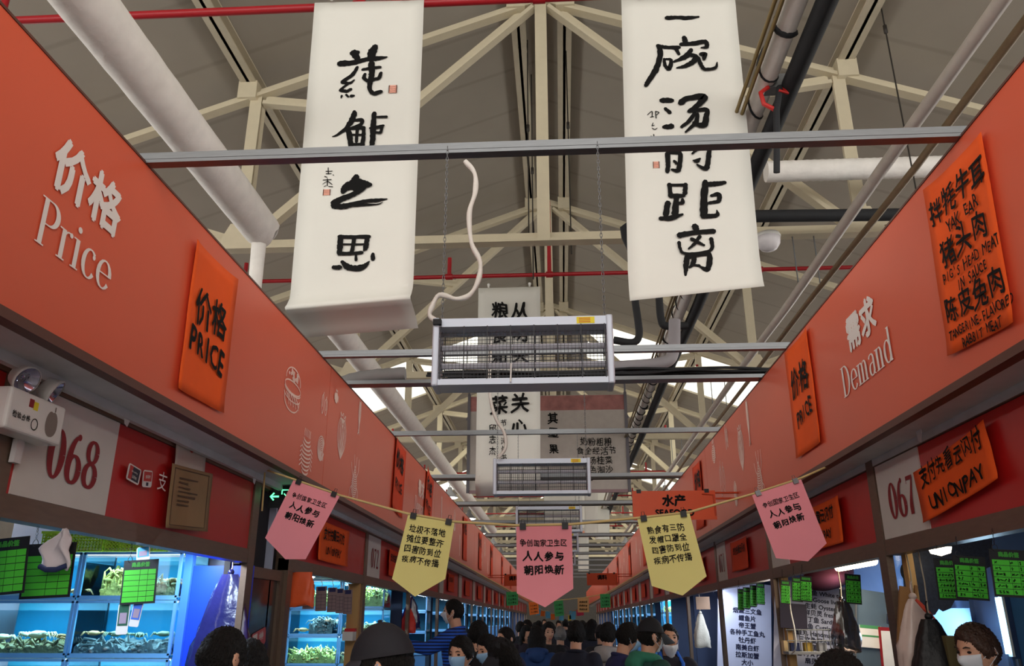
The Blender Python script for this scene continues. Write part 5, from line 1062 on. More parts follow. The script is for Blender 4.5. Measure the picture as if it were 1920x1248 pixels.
for i, (y, m, lb) in enumerate(((1.92, 'blue_pack', 'small navy pack on the wire rack'), (2.03, 'yellow_pack', 'small yellow pack on the wire rack'), (2.14, 'white_pack', 'small white pack on the wire rack'))): tag(MB().box(y-.035, y+.035, 7.27, 7.33, 1.442, 1.51).build('carton', mat(m, {'blue_pack': (40, 50, 90), 'yellow_pack': (170, 140, 60), 'white_pack': (150, 150, 156)}[m], .6)), lb, 'box')
# R2 stall: card, hanging straw hat-like tray
p = onY(1318, 1130, 11.4); tag(MB().box(-.09, .09, -.004, .004, -.08, .08).build('label_card', mat('kraft_card', (170, 140, 120), .8), None, T(*p)), 'kraft label card hanging in right stall 071', 'label card')
p = onY(1313, 1150, 11.6); bag('plastic_bag', 'white plastic bag hanging in right stall 071', 'bag', p, .2, .42, mat('white_plastic_film', (214, 210, 200), .4, bump=.2), seed=17)

# ------------------------------------------------------------------ orange hanging signs and bunting
sign_o = mat('orange_sign_board', (226, 84, 30), .45, var=.04)
def hang_sign(lb, Y, x0, x1, z0, z1, side, big, small):
    t = thing('hanging_sign', lb, 'sign', ((x0+x1)/2, Y, z0), group='orange signs across the aisle edge'); w = x1-x0; h = z1-z0
    MB().box(-w/2, w/2, -.01, .01, 0, h).build('sign_board', sign_o, t); e = frame((0, -.012, h/2), 'F')
    if big: text(big, h*.42, INK, t, 0, 0, bold=.004).matrix_local = e @ T(0, h*.13, 0)
    if small: text(small, h*.3, INK, t, 0, 0, bold=.003).matrix_local = e @ T(0, -h*.27, 0)
    X = (XR if side == 'R' else XL)-(x0+x1)/2; s = 1 if side == 'R' else -1
    q = MB(); q.tube([(s*(w/2-.12), -.015, h-.03), (s*(w/2-.02), -.015, h-.04), (s*(w/2-.01), -.015, .03)], .008, 6).tube([(s*(w/2-.02), 0, h*.72), (X, 0, h*.72)], .01, 6).tube([(s*(w/2-.02), 0, h*.92), (X, 0, h*.92)], .01, 6); q.build('bracket', mat('orange_bracket', (200, 70, 30), .5), t)
    q = MB()
    for x in (-w*.42, w*.4): q.box(x-.02, x+.02, -.016, .016, h-.02, h+.014)
    q.build('clip', blackc, t); return t
hang_sign('orange hanging SEAFOOD sign standing out from the right fascia', 7.5, .66, 1.41, 2.54, 2.80, 'R', '水产', 'SEAFOOD')
hang_sign('smaller orange hanging sign farther along the right fascia', 19.5, .58, 1.28, 2.45, 2.72, 'R', '调料', '')
hang_sign('smaller orange hanging sign farther along the left fascia', 19.5, -1.34, -.9, 2.44, 2.70, 'L', '调料', '')
pinkp = mat('pink_card', (236, 146, 156), .8, var=.02); yellowp = mat('pale_yellow_card', (230, 220, 140), .8, var=.02)
ropem = mat('straw_cord', (214, 190, 130), .8)
PX = [(((550, 900), (637, 930), (573, 1048), (535, 1048), (497, 1008)), 4.45, 'p', 'pink pennant tilted at the left end of the string'), (((765, 965), (852, 980), (835, 1085), (778, 1118), (735, 1085)), 3.9, 'y', 'yellow pennant left of the middle on the string'), (((968, 987), (1072, 985), (1075, 1103), (1022, 1138), (969, 1112)), 3.7, 'p', 'pink pennant in the middle of the string'),
      (((1195, 973), (1293, 962), (1325, 1080), (1280, 1116), (1222, 1098)), 3.95, 'y', 'yellow pennant right of the middle on the string'), (((1410, 928), (1502, 898), (1550, 1018), (1515, 1052), (1455, 1046)), 4.55, 'p', 'pink pennant tilted at the right end of the string')]
TXT = {0: ('争创国家卫生区', '人人参与', '朝阳焕新'), 1: ('垃圾不落地', '摊位要整齐', '四害防到位', '疾病不传播'), 2: ('争创国家卫生区', '人人参与', '朝阳焕新'), 3: ('熟食有三防', '发帽口罩全', '四害防到位', '疾病不传播'), 4: ('争创国家卫生区', '人人参与', '朝阳焕新')}
knots = [onX(497, 880, -1.9)]
for i, (q5, Y, c, lb) in enumerate(PX):
    Ya = Y+(.12 if i == 0 else -.1 if i == 4 else 0)
    P = [onY(x, y, Y) for x, y in q5]; O = (P[0]+P[1])/2; u = P[1]-P[0]; w = np.linalg.norm(u); u /= w; n = np.array((0, -1, 0)); v = np.cross(n, u)
    M_ = Matrix(((u[0], v[0], n[0], O[0]), (u[1], v[1], n[1], O[1]), (u[2], v[2], n[2], O[2]), (0, 0, 0, 1)))
    t = thing('pennant', lb, 'pennant', M=M_, group='paper pennants on the string')
    L = [((p-O)@u, (p-O)@v) for p in P]; q = MB(); q.poly([(a, b, 0) for a, b in L[::-1]], .0015, (0, 0, 1)); q.build('pennant_card', pinkp if c == 'p' else yellowp, t)
    slant = math.atan2(-(L[2][0]-L[1][0]+L[4][0]-L[0][0]), -(L[2][1]-L[1][1]+L[4][1]-L[0][1])) if i in (0, 4) else math.atan2(-(L[2][0]-L[1][0]), -(L[2][1]-L[1][1])) if i == 3 else math.atan2(-(L[4][0]-L[0][0]), -(L[4][1]-L[0][1])) if i == 1 else 0
    k = math.tan(slant); y = -.075 if len(TXT[i]) == 3 else -.06
    for j, s in enumerate(TXT[i]):
        sz = (.031, .042, .04)[j] if len(TXT[i]) == 3 else .037
        hand_text(s, sz, INK, t, (-w*.02)+k*y*.85, y, .0015, .03 if len(TXT[i]) == 3 and j else .014, sx=.92 if len(TXT[i]) > 3 or j == 0 else 1.05, jit=.03); y -= .058 if len(TXT[i]) == 3 else .047
    q = MB()
    for s in (-.38, .38): q.box(s*w-.014, s*w+.014, -.014, .014, -.008, .012); q.tube([(s*w-.008, .012, 0), (s*w-.006, .032, .0), (s*w+.006, .032, 0), (s*w+.008, .012, 0)], .0015, 5)
    q.build('binder_clip', blackc if i < 4 else galv, t)
    knots += [P[0]+np.array((0, .002, .006)), P[1]+np.array((0, .002, .006))]
knots.append(onX(1570, 866, 1.80))
t = tag(MB().tube(knots, .006, 8).build('bunting_cord', ropem), 'straw coloured cord strung across the aisle with paper pennants', 'cord')
a = knots[0]; MB().tube(smooth_line([a, a+np.array((.01, -.02, -.1)), a+np.array((0, .02, -.26))], 4), .006, 6).build('loose_end', ropem, t)
# bunting farther down the aisle
farm = {'g': mat('green_paper', (60, 150, 84), .8), 'o': mat('orange_bunting', (236, 120, 44), .8), 'b': mat('sky_blue_paper', (96, 180, 220), .8), 'k': mat('kraft_bunting', (206, 160, 104), .8), 'r': mat('rose_paper', (206, 60, 96), .8), 'y': mat('lemon_paper', (226, 206, 90), .8)}
fb = {'g': 'green', 'o': 'orange', 'b': 'sky blue', 'k': 'kraft brown', 'r': 'rose', 'y': 'yellow'}
seen = {}
for px, py, w, h, c, Y in ((960, 1122, 22, 26, 'g', 10.5), (1000, 1140, 18, 24, 'o', 10.6), (1047, 1140, 18, 30, 'g', 10.7), (1094, 1134, 22, 28, 'k', 10.7), (1135, 1126, 20, 26, 'g', 10.6), (1010, 1146, 8, 14, 'b', 17), (1018, 1150, 8, 10, 'o', 17), (1028, 1152, 9, 14, 'b', 17), (1036, 1156, 8, 11, 'o', 17), (1053, 1157, 9, 12, 'b', 17), (1074, 1153, 12, 16, 'b', 17), (1087, 1148, 14, 12, 'r', 17), (1068, 1158, 6, 10, 'y', 17)):
    a, b = onY(px-w/2, py-h/2, Y), onY(px+w/2, py+h/2, Y); W, H = b[0]-a[0], a[2]-b[2]; key = (c, Y > 12); seen[key] = seen.get(key, 0)+1
    q = MB(); q.poly([(-W/2, -H, 0), (W/2, -H*.96, 0), (W/2, 0, 0), (-W/2, 0, 0)], .002, (0, 0, 1)); o = q.build('pennant', farm[c], None, frame(((a[0]+b[0])/2, Y, a[2]), 'F', random.uniform(-.12, .12)))
    tag(o, 'small %s paper pennant, %s string down the aisle, %s of that colour' % (fb[c], 'farther' if Y > 12 else 'second', ORD[seen[key]-1].replace('nearest', 'leftmost')), 'pennant', 'small pennants farther down the aisle')
    if Y < 12 and c != 'x':
        for k in range(3): hand_text('人人参与' if c != 'k' else '疾病防疫', W*.18, INK, o, 0, -H*(.3+.25*k), .004, .02)
for far, lb, z0 in ((False, 'thin cord of small pennants, second string down the aisle', 2.45), (True, 'thin cord of small pennants, the farther string down the aisle', 2.4)):
    P = sorted([tuple(o.location) for o in bpy.data.objects if o.get('group') == 'small pennants farther down the aisle' and (o.location.y > 12) == far])
    P = [(XL-.03, P[0][1], z0+.17)]+[(x, y+.004, z) for x, y, z in P]+[(XR+.03, P[-1][1], z0+.17)]
    tag(MB().tube(P, .006, 6).build('bunting_cord', ropem), lb, 'cord')
# ------------------------------------------------------------------ people
skin = mat('skin', (206, 156, 128), .5, var=.05, scale=12)
hairm = mat('black_hair', (22, 20, 19), .6, var=.35, scale=60, bump=.9, bscale=70, stretch=(3, 3, .35), spec=.3)
hair_gray = mat('grey_hair', (120, 118, 116), .5, var=.2, bump=.4, bscale=90); hair_brown = mat('dark_brown_hair', (66, 46, 36), .45, var=.25, bump=.4, bscale=90)
maskm = mat('pale_blue_face_mask', (150, 190, 224), .75); mask_w = mat('white_face_mask', (216, 220, 226), .75)
eye_m = mat('dark_eye', (30, 24, 22), .2); lip_m = mat('lip', (168, 96, 88), .5); brow_m = mat('eyebrow_hair', (40, 32, 30), .7)
DG = lambda: bpy.context.evaluated_depsgraph_get()
def fuse(q, name, mats, voxel, smooth=4, noise=0, spiky=0):
    me = q.mesh('tmp', mats); o = bpy.data.objects.new('tmp', me); COL.objects.link(o)
    r = o.modifiers.new('r', 'REMESH'); r.mode = 'VOXEL'; r.voxel_size = voxel; r.use_smooth_shade = True
    s = o.modifiers.new('s', 'SMOOTH'); s.factor = .5; s.iterations = smooth
    dg = DG(); m = bpy.data.meshes.new_from_object(o.evaluated_get(dg)); bpy.data.objects.remove(o); bpy.data.meshes.remove(me); m.name = name
    m.materials.clear()
    for k in (mats if isinstance(mats, (list, tuple)) else [mats]): m.materials.append(k)
    if spiky:
        n = len(m.vertices); co = np.zeros(n*3); m.vertices.foreach_get('co', co); no = np.zeros(n*3); m.vertices.foreach_get('normal', no)
        co = co.reshape(-1, 3)+no.reshape(-1, 3)*(np.abs(np.random.default_rng(3).normal(size=n))*spiky)[:, None]; m.vertices.foreach_set('co', co.ravel()); m.update()
    if noise:
        n = len(m.vertices); co = np.zeros(n*3); m.vertices.foreach_get('co', co); co = co.reshape(-1, 3); no = np.zeros(n*3); m.vertices.foreach_get('normal', no); no = no.reshape(-1, 3)
        f = np.sin(co[:, 2]*34+co[:, 0]*13)*np.sin(co[:, 0]*21+co[:, 1]*17+co[:, 2]*9)+.6*np.sin(co[:, 2]*61+co[:, 1]*29)*np.sin(co[:, 0]*37)
        co += no*(f*noise)[:, None]; m.vertices.foreach_set('co', co.ravel()); m.update()
    return m
AX = np.array((.073, .094, .115))
def head_dir(d):
    p = d*AX
    x, y, z = p
    if z < 0:
        f = (-z/.115); p[0] *= 1-.26*f**1.4; p[1] = y*(1-.12*f) if y < 0 else y*(1-.38*f**1.2)
    if y > 0 and z > -.02: p[1] *= 1.05
    if y < 0:
        p[1] -= .024*math.exp(-(x/.012)**2-((z+.022)/.016)**2)+.012*math.exp(-(x/.009)**2-((z-.002)/.022)**2)
        for s in (-1, 1): p[1] += .010*math.exp(-((x-s*.031)/.017)**2-((z-.014)/.012)**2); p[1] -= .004*math.exp(-((x-s*.03)/.025)**2-((z-.034)/.008)**2); p[1] -= .004*math.exp(-((x-s*.042)/.02)**2-((z+.022)/.02)**2)
        p[1] -= .008*math.exp(-(x/.024)**2-((z+.056)/.008)**2)+.006*math.exp(-(x/.026)**2-((z+.069)/.008)**2)-.004*math.exp(-(x/.02)**2-((z+.0625)/.003)**2)
        p[1] -= .008*math.exp(-(x/.03)**2-((z+.098)/.016)**2)
    return p
def dirs(n, m):
    return [[np.array((math.sin(PI*i/m)*math.cos(2*PI*k/n), math.sin(PI*i/m)*math.sin(2*PI*k/n), math.cos(PI*i/m))) for k in range(n)] for i in range(m+1)]
def sphere_mesh(q, fn, n=48, m=34):
    D = dirs(n, m); vs = [fn(d.copy()) for r in D for d in r]
    return q.add(vs, [(i*n+k, (i+1)*n+k, (i+1)*n+(k+1) % n, i*n+(k+1) % n) for i in range(m) for k in range(n)], True)
def hair_mesh(style):
    q = MB(); R = random.Random(style)
    def fn(d):
        p = head_dir(d.copy()); az = math.degrees(math.atan2(d[0], -d[1])); el = math.degrees(math.asin(max(-1, min(1, d[2]))))
        a = abs(az)
        if style in ('short', 'crop', 'cap'): lim = 36 if a < 40 else (36-(a-40)*1.3 if a < 75 else (-10 if a < 100 else -32))
        elif style == 'fringe': lim = 22 if a < 45 else (22-(a-45)*2.2)
        else: lim = 26 if a < 38 else 26-(a-38)*2.6
        w = 1/(1+math.exp(-(el-lim)/3.5)); t = {'crop': .007, 'cap': .004, 'short': .016}.get(style, .021)
        g = 1+(t/.1)*(1+.22*math.sin(az*.17+el*.03)*math.sin(el*.09+1))+R.uniform(-.006, .006)
        return p*(.90+(g-.90)*w)
    sphere_mesh(q, fn, 56, 36)
    if style in ('long', 'bob', 'fringe'):
        L = {'long': .34, 'bob': .16, 'fringe': .12}[style]; n = 18; rows = []
        for j in range(9):
            v = j/8; rows.append([np.array((math.sin(a)*(.088+.02*v*(1-.4*v)), -math.cos(a)*(.1+.012*v)+.012, .01-L*v)) for a in np.linspace(math.radians(72), math.radians(288), n)])
        for r0, r1 in zip(rows[:-1], rows[1:]):
            for a, b in zip(r0, r1): q.capsule(a, b, .014, .014, 1, 6)
    return q
def hand(q, w, d, nrm, curl=.5, side=1):
    d = np.array(d, float); d /= np.linalg.norm(d); nrm = np.array(nrm, float); nrm -= d*(nrm@d); nrm /= np.linalg.norm(nrm); s = np.cross(nrm, d)
    w = np.array(w, float); q.capsule(w, w+d*.075, .030, .036, .45, 10, s)
    for i, L in enumerate((.070, .080, .074, .058)):
        a = w+d*.085+s*(.027-.018*i)*side; f1 = d*math.cos(curl*.8)+nrm*math.sin(curl*.8); f2 = d*math.cos(curl*1.9)+nrm*math.sin(curl*1.9)
        b = a+f1*L*.52; q.capsule(a-d*.02, b, .0098, .009, 1, 7); q.capsule(b, b+f2*L*.48, .009, .0075, 1, 7)
    a = w+d*.025+s*.026*side; f1 = d*.6+s*.75*side+nrm*.35; f1 /= np.linalg.norm(f1); b = a+f1*.042; f2 = d*.9+nrm*.5+s*.15*side; f2 /= np.linalg.norm(f2); q.capsule(a-f1*.01, b, .0125, .011, 1, 7); q.capsule(b, b+f2*.034, .011, .0085, 1, 7)
POSES = {
    'stand': dict(lean=.04, arms=[((-.235, .03, 1.10), (-.25, -.07, .87)), ((.235, .03, 1.10), (.25, -.07, .87))], head=(.06, 0)),
    'walk': dict(lean=.06, arms=[((-.23, .07, 1.11), (-.22, -.05, .89)), ((.23, -.03, 1.11), (.22, -.2, .95))], head=(.1, .25)),
    'phone': dict(lean=.08, arms=[((-.215, -.07, 1.12), (-.075, -.27, 1.20)), ((.215, -.07, 1.12), (.06, -.26, 1.17))], head=(.22, .1)),
    'reach': dict(lean=.05, arms=[((-.24, .0, 1.12), (-.24, -.14, .93)), ((.25, -.22, 1.27), (.20, -.47, 1.30))], head=(.0, 0)),
    'bend': dict(lean=.36, arms=[((-.22, -.28, 1.08), (-.12, -.47, .98)), ((.22, -.28, 1.08), (.12, -.47, 1.0))], head=(.16, -.1)),
    'browse': dict(lean=.1, arms=[((-.235, -.03, 1.10), (-.2, -.2, .93)), ((.235, -.03, 1.10), (.2, -.2, .93))], head=(.14, .0)),
    'look': dict(lean=.1, arms=[((-.235, -.03, 1.10), (-.2, -.2, .93)), ((.235, -.03, 1.10), (.2, -.2, .93))], head=(.34, .0)),
}
_PC = {}
def limb(q, P, R, sq=None):
    for i in range(len(P)-1): q.capsule(P[i], P[i+1], R[i], R[i+1], (sq[i] if sq else 1), 14)
def person_meshes(pose):
    if pose in _PC: return _PC[pose]
    ps = POSES[pose]; hip = np.array((0, 0, .93)); ca, sa = math.cos(ps['lean']), math.sin(ps['lean'])
    def up(p): x, y, z = np.array(p, float)-hip; return np.array((x, y*ca-z*sa, y*sa+z*ca))+hip
    pitch, yaw = ps['head']; HM = np.array((Matrix.Rotation(yaw, 3, 'Z') @ Matrix.Rotation(pitch, 3, 'X')))
    neck = up((0, .015, 1.44)); hc = up((0, -.005, 1.50))+HM @ np.array((0, -.012, .092))
    sh = [up((-.165, .0, 1.365)), up((.165, .0, 1.365))]
    def torso(q, g, z0=.86, zt=1.42):
        st = [(z0, .152, .112), (.95, .15, .108), (1.06, .135, .098), (1.18, .148, .104), (1.28, .165, .110), (1.36, .15, .095), (zt, .085, .065)]
        n = 22; vs = []
        for z, a, b in st:
            for k in range(n):
                t = 2*PI*k/n; vs.append(up(((a+g)*math.copysign(abs(math.cos(t))**.85, math.cos(t)), (b+g)*math.copysign(abs(math.sin(t))**.85, math.sin(t))+.008, z+(g if z == zt else 0))))
        m = len(st); q.add(vs, [(i*n+k, i*n+(k+1) % n, (i+1)*n+(k+1) % n, (i+1)*n+k) for i in range(m-1) for k in range(n)], True); q.add(vs[:n], [tuple(range(n))[::-1]]); q.add(vs[-n:], [tuple(range(n))])
    ank = [((-.1, .03, .09), (-.105, -.01, .49), (-.085, 0, .88)), ((.1, .03, .09), (.105, -.01, .49), (.085, 0, .88))]
    if pose == 'walk': ank = [((-.1, .2, .12), (-.1, .03, .5), (-.085, 0, .88)), ((.1, -.18, .09), (.1, -.1, .49), (.085, 0, .88))]
    q = MB(); torso(q, 0); limb(q, [up((0, .015, 1.38)), neck, hc-HM @ np.array((0, -.02, .07))], [.06, .054, .054])
    q2 = MB(); sphere_mesh(q2, lambda d: HM @ head_dir(d)+hc); 
    for s in (-1, 1): q2.ball(HM @ np.array((s*.074, .012, -.004))+hc, (.010, .021, .032), 10, 8, HM); q2.ball(HM @ np.array((s*.079, .020, .002))+hc, (.007, .016, .026), 10, 8, HM)
    q.add(q2.v, q2.f, True)
    for i, s in enumerate((-1, 1)):
        e, w = [np.array(a, float) for a in ps['arms'][i]]; limb(q, [sh[i]*.96+neck*.04, e, w], [.058, .042, .027])
        d = w-e; hand(q, w, d, np.array((-s*.9, -.2, .1)) if pose in ('stand', 'walk', 'look') else np.array((-s*.5, .1, .8 if pose != 'reach' else -.8)), .5, -s if pose == 'x' else s)
        a, k, h = [np.array(v, float) for v in ank[i]]; limb(q, [h, k, a], [.084, .056, .04]); q.capsule(a+np.array((0, .02, -.045)), a+np.array((s*.01, -.15, -.05)), .04, .034, .8, 10)
    body = fuse(q, 'person', skin, .0075, 2)
    def top(short):
        q = MB(); torso(q, .022, .84, 1.425)
        for i in range(2):
            e, w = [np.array(a, float) for a in ps['arms'][i]]
            if short: m = sh[i]+(e-sh[i])*.75; limb(q, [sh[i], m], [.082, .07])
            else: limb(q, [sh[i], e, e+(w-e)*.9], [.082, .063, .046])
        return fuse(q, 'top', skin, .012, 5, .0035)
    q = MB()
    for i in range(2): a, k, h = [np.array(v, float) for v in ank[i]]; limb(q, [h, k, a+np.array((0, 0, .0))], [.102, .074, .062])
    n = 20; 
    for z0, z1, a, b in ((.80, .97, .165, .122),): q.capsule((0, .005, .82), (0, .005, .94), .16, .155, .75, 20)
    tr = fuse(q, 'trousers', skin, .014, 4, .003)
    sh_m = []
    for i, s in enumerate((-1, 1)):
        a = np.array(ank[i][0], float); q = MB(); q.capsule(a+np.array((0, .035, -.045)), a+np.array((s*.012, -.17, -.055)), .05, .042, .85, 12); q.v = [(x, y, max(z, a[2]-.088)) for x, y, z in q.v]; sh_m.append(q)
    q = MB(); N = 16                        # hood lying on the shoulders
    for k in range(N): 
        t = 2*PI*k/N; q.ball(up((.095*math.cos(t), .03+.085*math.sin(t), 1.445+.015*math.sin(t))), (.042, .042, .038), 8, 6)
    q.ball(up((0, .13, 1.40)), (.10, .055, .07), 12, 8); hood = fuse(q, 'hood', skin, .012, 5, .003)
    q = MB(); pts = [up((.085*math.cos(t), .018+.075*math.sin(t), 1.44+.012*math.sin(t))) for t in np.linspace(0, 2*PI, 19)]; q.tube(pts, .016, 8, False); collar = q.mesh('collar', skin)
    q = MB(); rows = [[up((x, -.138-.004*math.cos(x*9)-.02*(.0 if z > 1.0 else 0), z)) for x in np.linspace(-.13 if z < 1.26 else -.09, .13 if z < 1.26 else .09, 8)] for z in (1.34, 1.26, 1.2, 1.1, 1.0, .9, .75)]; q.grid(rows[::-1], .004, (0, -1, 0)); 
    for s in (-1, 1): q.tube([up((s*.085, -.132, 1.33)), up((s*.09, -.12, 1.40)), up((s*.075, .02, 1.475))], .016, 6)
    apron = q.mesh('apron', skin)
    r = dict(body=body, top={False: None, True: None}, trousers=tr, shoes=sh_m, hood=hood, collar=collar, apron=apron, HM=HM, hc=hc, topf=top, up=up, sh=sh, ps=ps); _PC[pose] = r; return r
_HC = {}
def tinted(me, m):
    c = me.copy(); c.materials.clear(); c.materials.append(m); return c
def person(lb, x, y, h, face, pose='stand', hair='short', hm=None, top=(40, 42, 50), tname='jacket', legs=(40, 42, 52), mask=None, mask_low=False, cap=None, hood=False, short=False, apron=None, z=0, detail=False, scarf=None, backpack=None, glasses=False, phone=False, topmat=None):
    r = person_meshes(pose); k = h/1.70
    t = thing('person', lb, 'person', M=T(x, y, z) @ Matrix.Rotation(face, 4, 'Z') @ Matrix.Scale(k, 4))
    link('body', r['body'], t)
    if r['top'][short] is None: r['top'][short] = r['topf'](short)
    tm = topmat or mat('cloth_%d_%d_%d' % top, top, .85, var=.06, scale=20)
    link(tname, tinted(r['top'][short], tm), t); link('trousers', tinted(r['trousers'], mat('cloth_%d_%d_%d' % legs, legs, .85)), t)
    for q in r['shoes']: q.build('shoe', mat('dark_shoe', (36, 34, 34), .5), t)
    link('hood' if hood else 'collar', tinted(r['hood' if hood else 'collar'], tm if not scarf else mat('cloth_%d_%d_%d' % scarf, scarf, .85)), t)
    H = Matrix.Translation(Vector(r['hc'])) @ Matrix([list(v) for v in r['HM']]).to_4x4()
    hm = hm or hairm
    if cap is not None and hair in ('short', 'crop'): hair = 'cap'
    if (hair, hm.name) not in _HC:
        q = hair_mesh(hair); _HC[(hair, hm.name)] = fuse(q, 'hair', hm, .0055, 2, .003, .0032)
    link('hair', _HC[(hair, hm.name)], t, H)
    if cap is not None:
        cm = mat('cap_%d_%d_%d' % cap, cap, .8, bump=.1); q = MB()
        def fc(d):
            p = d*AX*1.17; p[2] = d[2]*.132; 
            if d[2] < .18: p = np.array((d[0]*AX[0]*1.16, d[1]*AX[1]*1.16, .025))
            return p+np.array((0, .004, .012))
        sphere_mesh(q, fc, 32, 20); q.ball((0, .004, .147), (.009, .009, .005), 8, 5); o = q.build('cap', cm, t, H)
        rows = []
        for j in range(6):
            v = j/5; rows.append([(.086*math.sin(a)*(1-.06*v), -.104*math.cos(a)-.10*v*max(0, math.cos(a))**.8, .040-.062*v-.02*math.sin(a)**2*(.2+v)) for a in np.linspace(-1.25, 1.25, 15)])
        q = MB(); q.grid(rows, .005, (0, 0, 1)); q.build('brim', mat('brim_%d_%d_%d' % cap, tuple(int(c*1.25+6) for c in cap), .8), o)
    if mask is not None:
        rows = []; dz = -.05 if mask_low else 0
        for j in range(9):
            row = []
            for i in range(15):
                az = (i/14-.5)*2.1; el = .02-1.0*j/8; d = np.array((math.sin(az)*math.cos(el), -math.cos(az)*math.cos(el), math.sin(el))); p = head_dir(d.copy()); p = p*1.06; p[1] = min(p[1], -.07*math.cos(az*1.15))-.008*math.cos(az)*math.sin(PI*j/8)-.003*(j % 2); p[2] += dz*(.6+.4*math.cos(az)); row.append(p)
            rows.append(row)
        q = MB(); q.grid(rows[::-1], .002, (0, -1, 0)); 
        q.build('face_mask', mask, t, H)
        q = MB()
        for s in (-1, 1): q.tube([(s*.066, -.045, -.02+dz*.5), (s*.078, -.01, .0), (s*.084, .022, .018), (s*.086, .03, -.01), (s*.07, -.03, -.06+dz*.5)], .0016, 5)
        q.build('ear_loop', mask, t, H)
    if detail:
        for s in (-1, 1):
            MB().ball((s*.031, -.0795, .013), (.0125, .007, .0065), 12, 8).build('eye', eye_m, t, H); MB().tube([(s*.015, -.094, .033), (s*.032, -.092, .038), (s*.048, -.082, .033)], [.002, .0035, .0015], 6).build('eyebrow', brow_m, t, H)
        if mask is None or mask_low: MB().ball((0, -.0955, -.0625), (.022, .007, .009), 14, 8).build('lips', lip_m, t, H)
    if glasses:
        q = MB()
        for s in (-1, 1): q.tube([(s*.033+.022*math.cos(a), -.102, .010+.017*math.sin(a)) for a in np.linspace(0, 2*PI, 15)], .002, 5, False); q.tube([(s*.055, -.1, .014), (s*.08, -.02, .014), (s*.083, .02, .008)], .002, 5)
        q.build('glasses', mat('dark_glasses_frame', (30, 28, 28), .3), t, H)
    if apron is not None: link('apron', tinted(r['apron'], mat('cloth_%d_%d_%d' % apron, apron, .7)), t)
    if backpack is not None:
        q = MB(); q.capsule(r['up']((0, .2, 1.05)), r['up']((0, .19, 1.26)), .13, .12, .6, 16); link('backpack', fuse(q, 'backpack', mat('cloth_%d_%d_%d' % backpack, backpack, .8), .014, 4), t)
    if phone:
        e, w = r['ps']['arms'][0]; p = np.array(w)+np.array((.06, -.07, .07)); MB().box(p[0]-.04, p[0]+.035, p[1]-.005, p[1]+.005, p[2]-.06, p[2]+.09).build('phone', blackc, t)
    return t
HP = PI/2
def at(px, Y, py=None):
    d = _ray(px, 1165); x = d[0]/d[1]*Y
    return x, Y
def ht(px, py, Y, extra=.0):      # standing height whose crown reaches the pixel
    d = _ray(px, py); return 1.68+d[2]/d[1]*Y+extra
stripe = mat('blue_striped_knit', (38, 84, 196), .85)
_nt = stripe.node_tree; _tc = _nt.nodes['Texture Coordinate']; _w = _nt.nodes.new('ShaderNodeTexWave'); _w.bands_direction = 'Z'; _w.inputs['Scale'].default_value = 11; _nt.links.new(_tc.outputs['Object'], _w.inputs[0])
_cr = _nt.nodes.new('ShaderNodeValToRGB'); _cr.color_ramp.interpolation = 'CONSTANT'; _cr.color_ramp.elements[0].color = (*lin((36, 90, 200)), 1); _cr.color_ramp.elements[1].position = .62; _cr.color_ramp.elements[1].color = (*lin((16, 24, 60)), 1)
_nt.links.new(_w.outputs[0], _cr.inputs[0]); _nt.links.new(_cr.outputs[0], _nt.nodes['Principled BSDF'].inputs['Base Color'])
def crowd(lb, px, py, Y, face, **kw):
    x, y = at(px, Y); z = kw.get('z', 0); cap = .03 if kw.get('cap') else .022 if kw.get('hair') not in ('crop',) else .008
    return person(lb, x, y, (ht(px, py, Y)-cap-z)/1.708*1.70, face, **kw)
# close to the camera
crowd('person in a dark cap and glasses looking down to the left, close to the camera', 768, 1160, 2.65, PI*1.5-.2, pose='browse', cap=(38, 38, 44), top=(26, 26, 30), glasses=True, mask=maskm, hair='short', detail=True)
crowd('person with short black hair seen from behind at the bottom left, before the blue partition', 388, 1166, 3.0, PI*.9, pose='look', hair='crop', top=(28, 28, 36))
crowd('person with black hair beside the hanging bin bag, mostly below the photo', 468, 1196, 3.8, PI, pose='stand', hair='bob', top=(30, 34, 60))
crowd('person with black hair whose crown alone shows at the bottom right', 1572, 1209, 2.5, PI*.95, pose='look', hair='bob', top=(30, 30, 34))
x, y = at(1838, 4.5)
person('person in a white mask bending over the counter in stall 067', 2.16, 4.3, 1.69, -HP+.45, pose='bend', hair='short', hm=hair_brown, mask=mask_w, mask_low=False, top=(40, 46, 72), apron=(120, 76, 40), detail=True, z=-.0)
# the crowd
tag(MB().box(-1.32, -.72, 7.55, 8.45, 0, .2).build('step_platform', steel_b), 'low steel step under the person in the striped knit', 'step')
crowd('person in a blue striped knit reaching into a left stall, standing on a step', 858, 1122, 8.0, -HP-.15, pose='reach', hair='crop', topmat=stripe, mask=mask_w, detail=True, z=.2, tname='knit')
crowd('person in a pale blue mask facing the camera at the left of the crowd', 872, 1188, 5.6, -.45, pose='stand', hair='short', mask=maskm, top=(40, 44, 62), detail=True)
crowd('person in a black coat walking behind the masked person, back to the camera', 890, 1160, 7.25, PI-.6, pose='walk', hair='short', top=(24, 24, 28))
crowd('person with dark hair and a pale mask holding up a phone', 930, 1184, 6.65, -.9, pose='phone', hair='short', mask=maskm, top=(52, 34, 46), phone=True, detail=True)
crowd('person with a pale mask behind the phone holder', 955, 1174, 8.4, -.9, pose='stand', hair='crop', mask=mask_w, top=(36, 40, 66), detail=True)
crowd('person in a black cap, white mask and grey hooded top facing left', 966, 1188, 6.0, -1.2, pose='look', hair='bob', cap=(28, 28, 32), mask=mask_w, top=(128, 124, 124), hood=True, detail=True, tname='hooded_top')
crowd('person with long black hair in a blue hooded top, back to the camera', 1006, 1172, 9.3, PI, pose='stand', hair='long', top=(26, 58, 108), hood=True, tname='hooded_top')
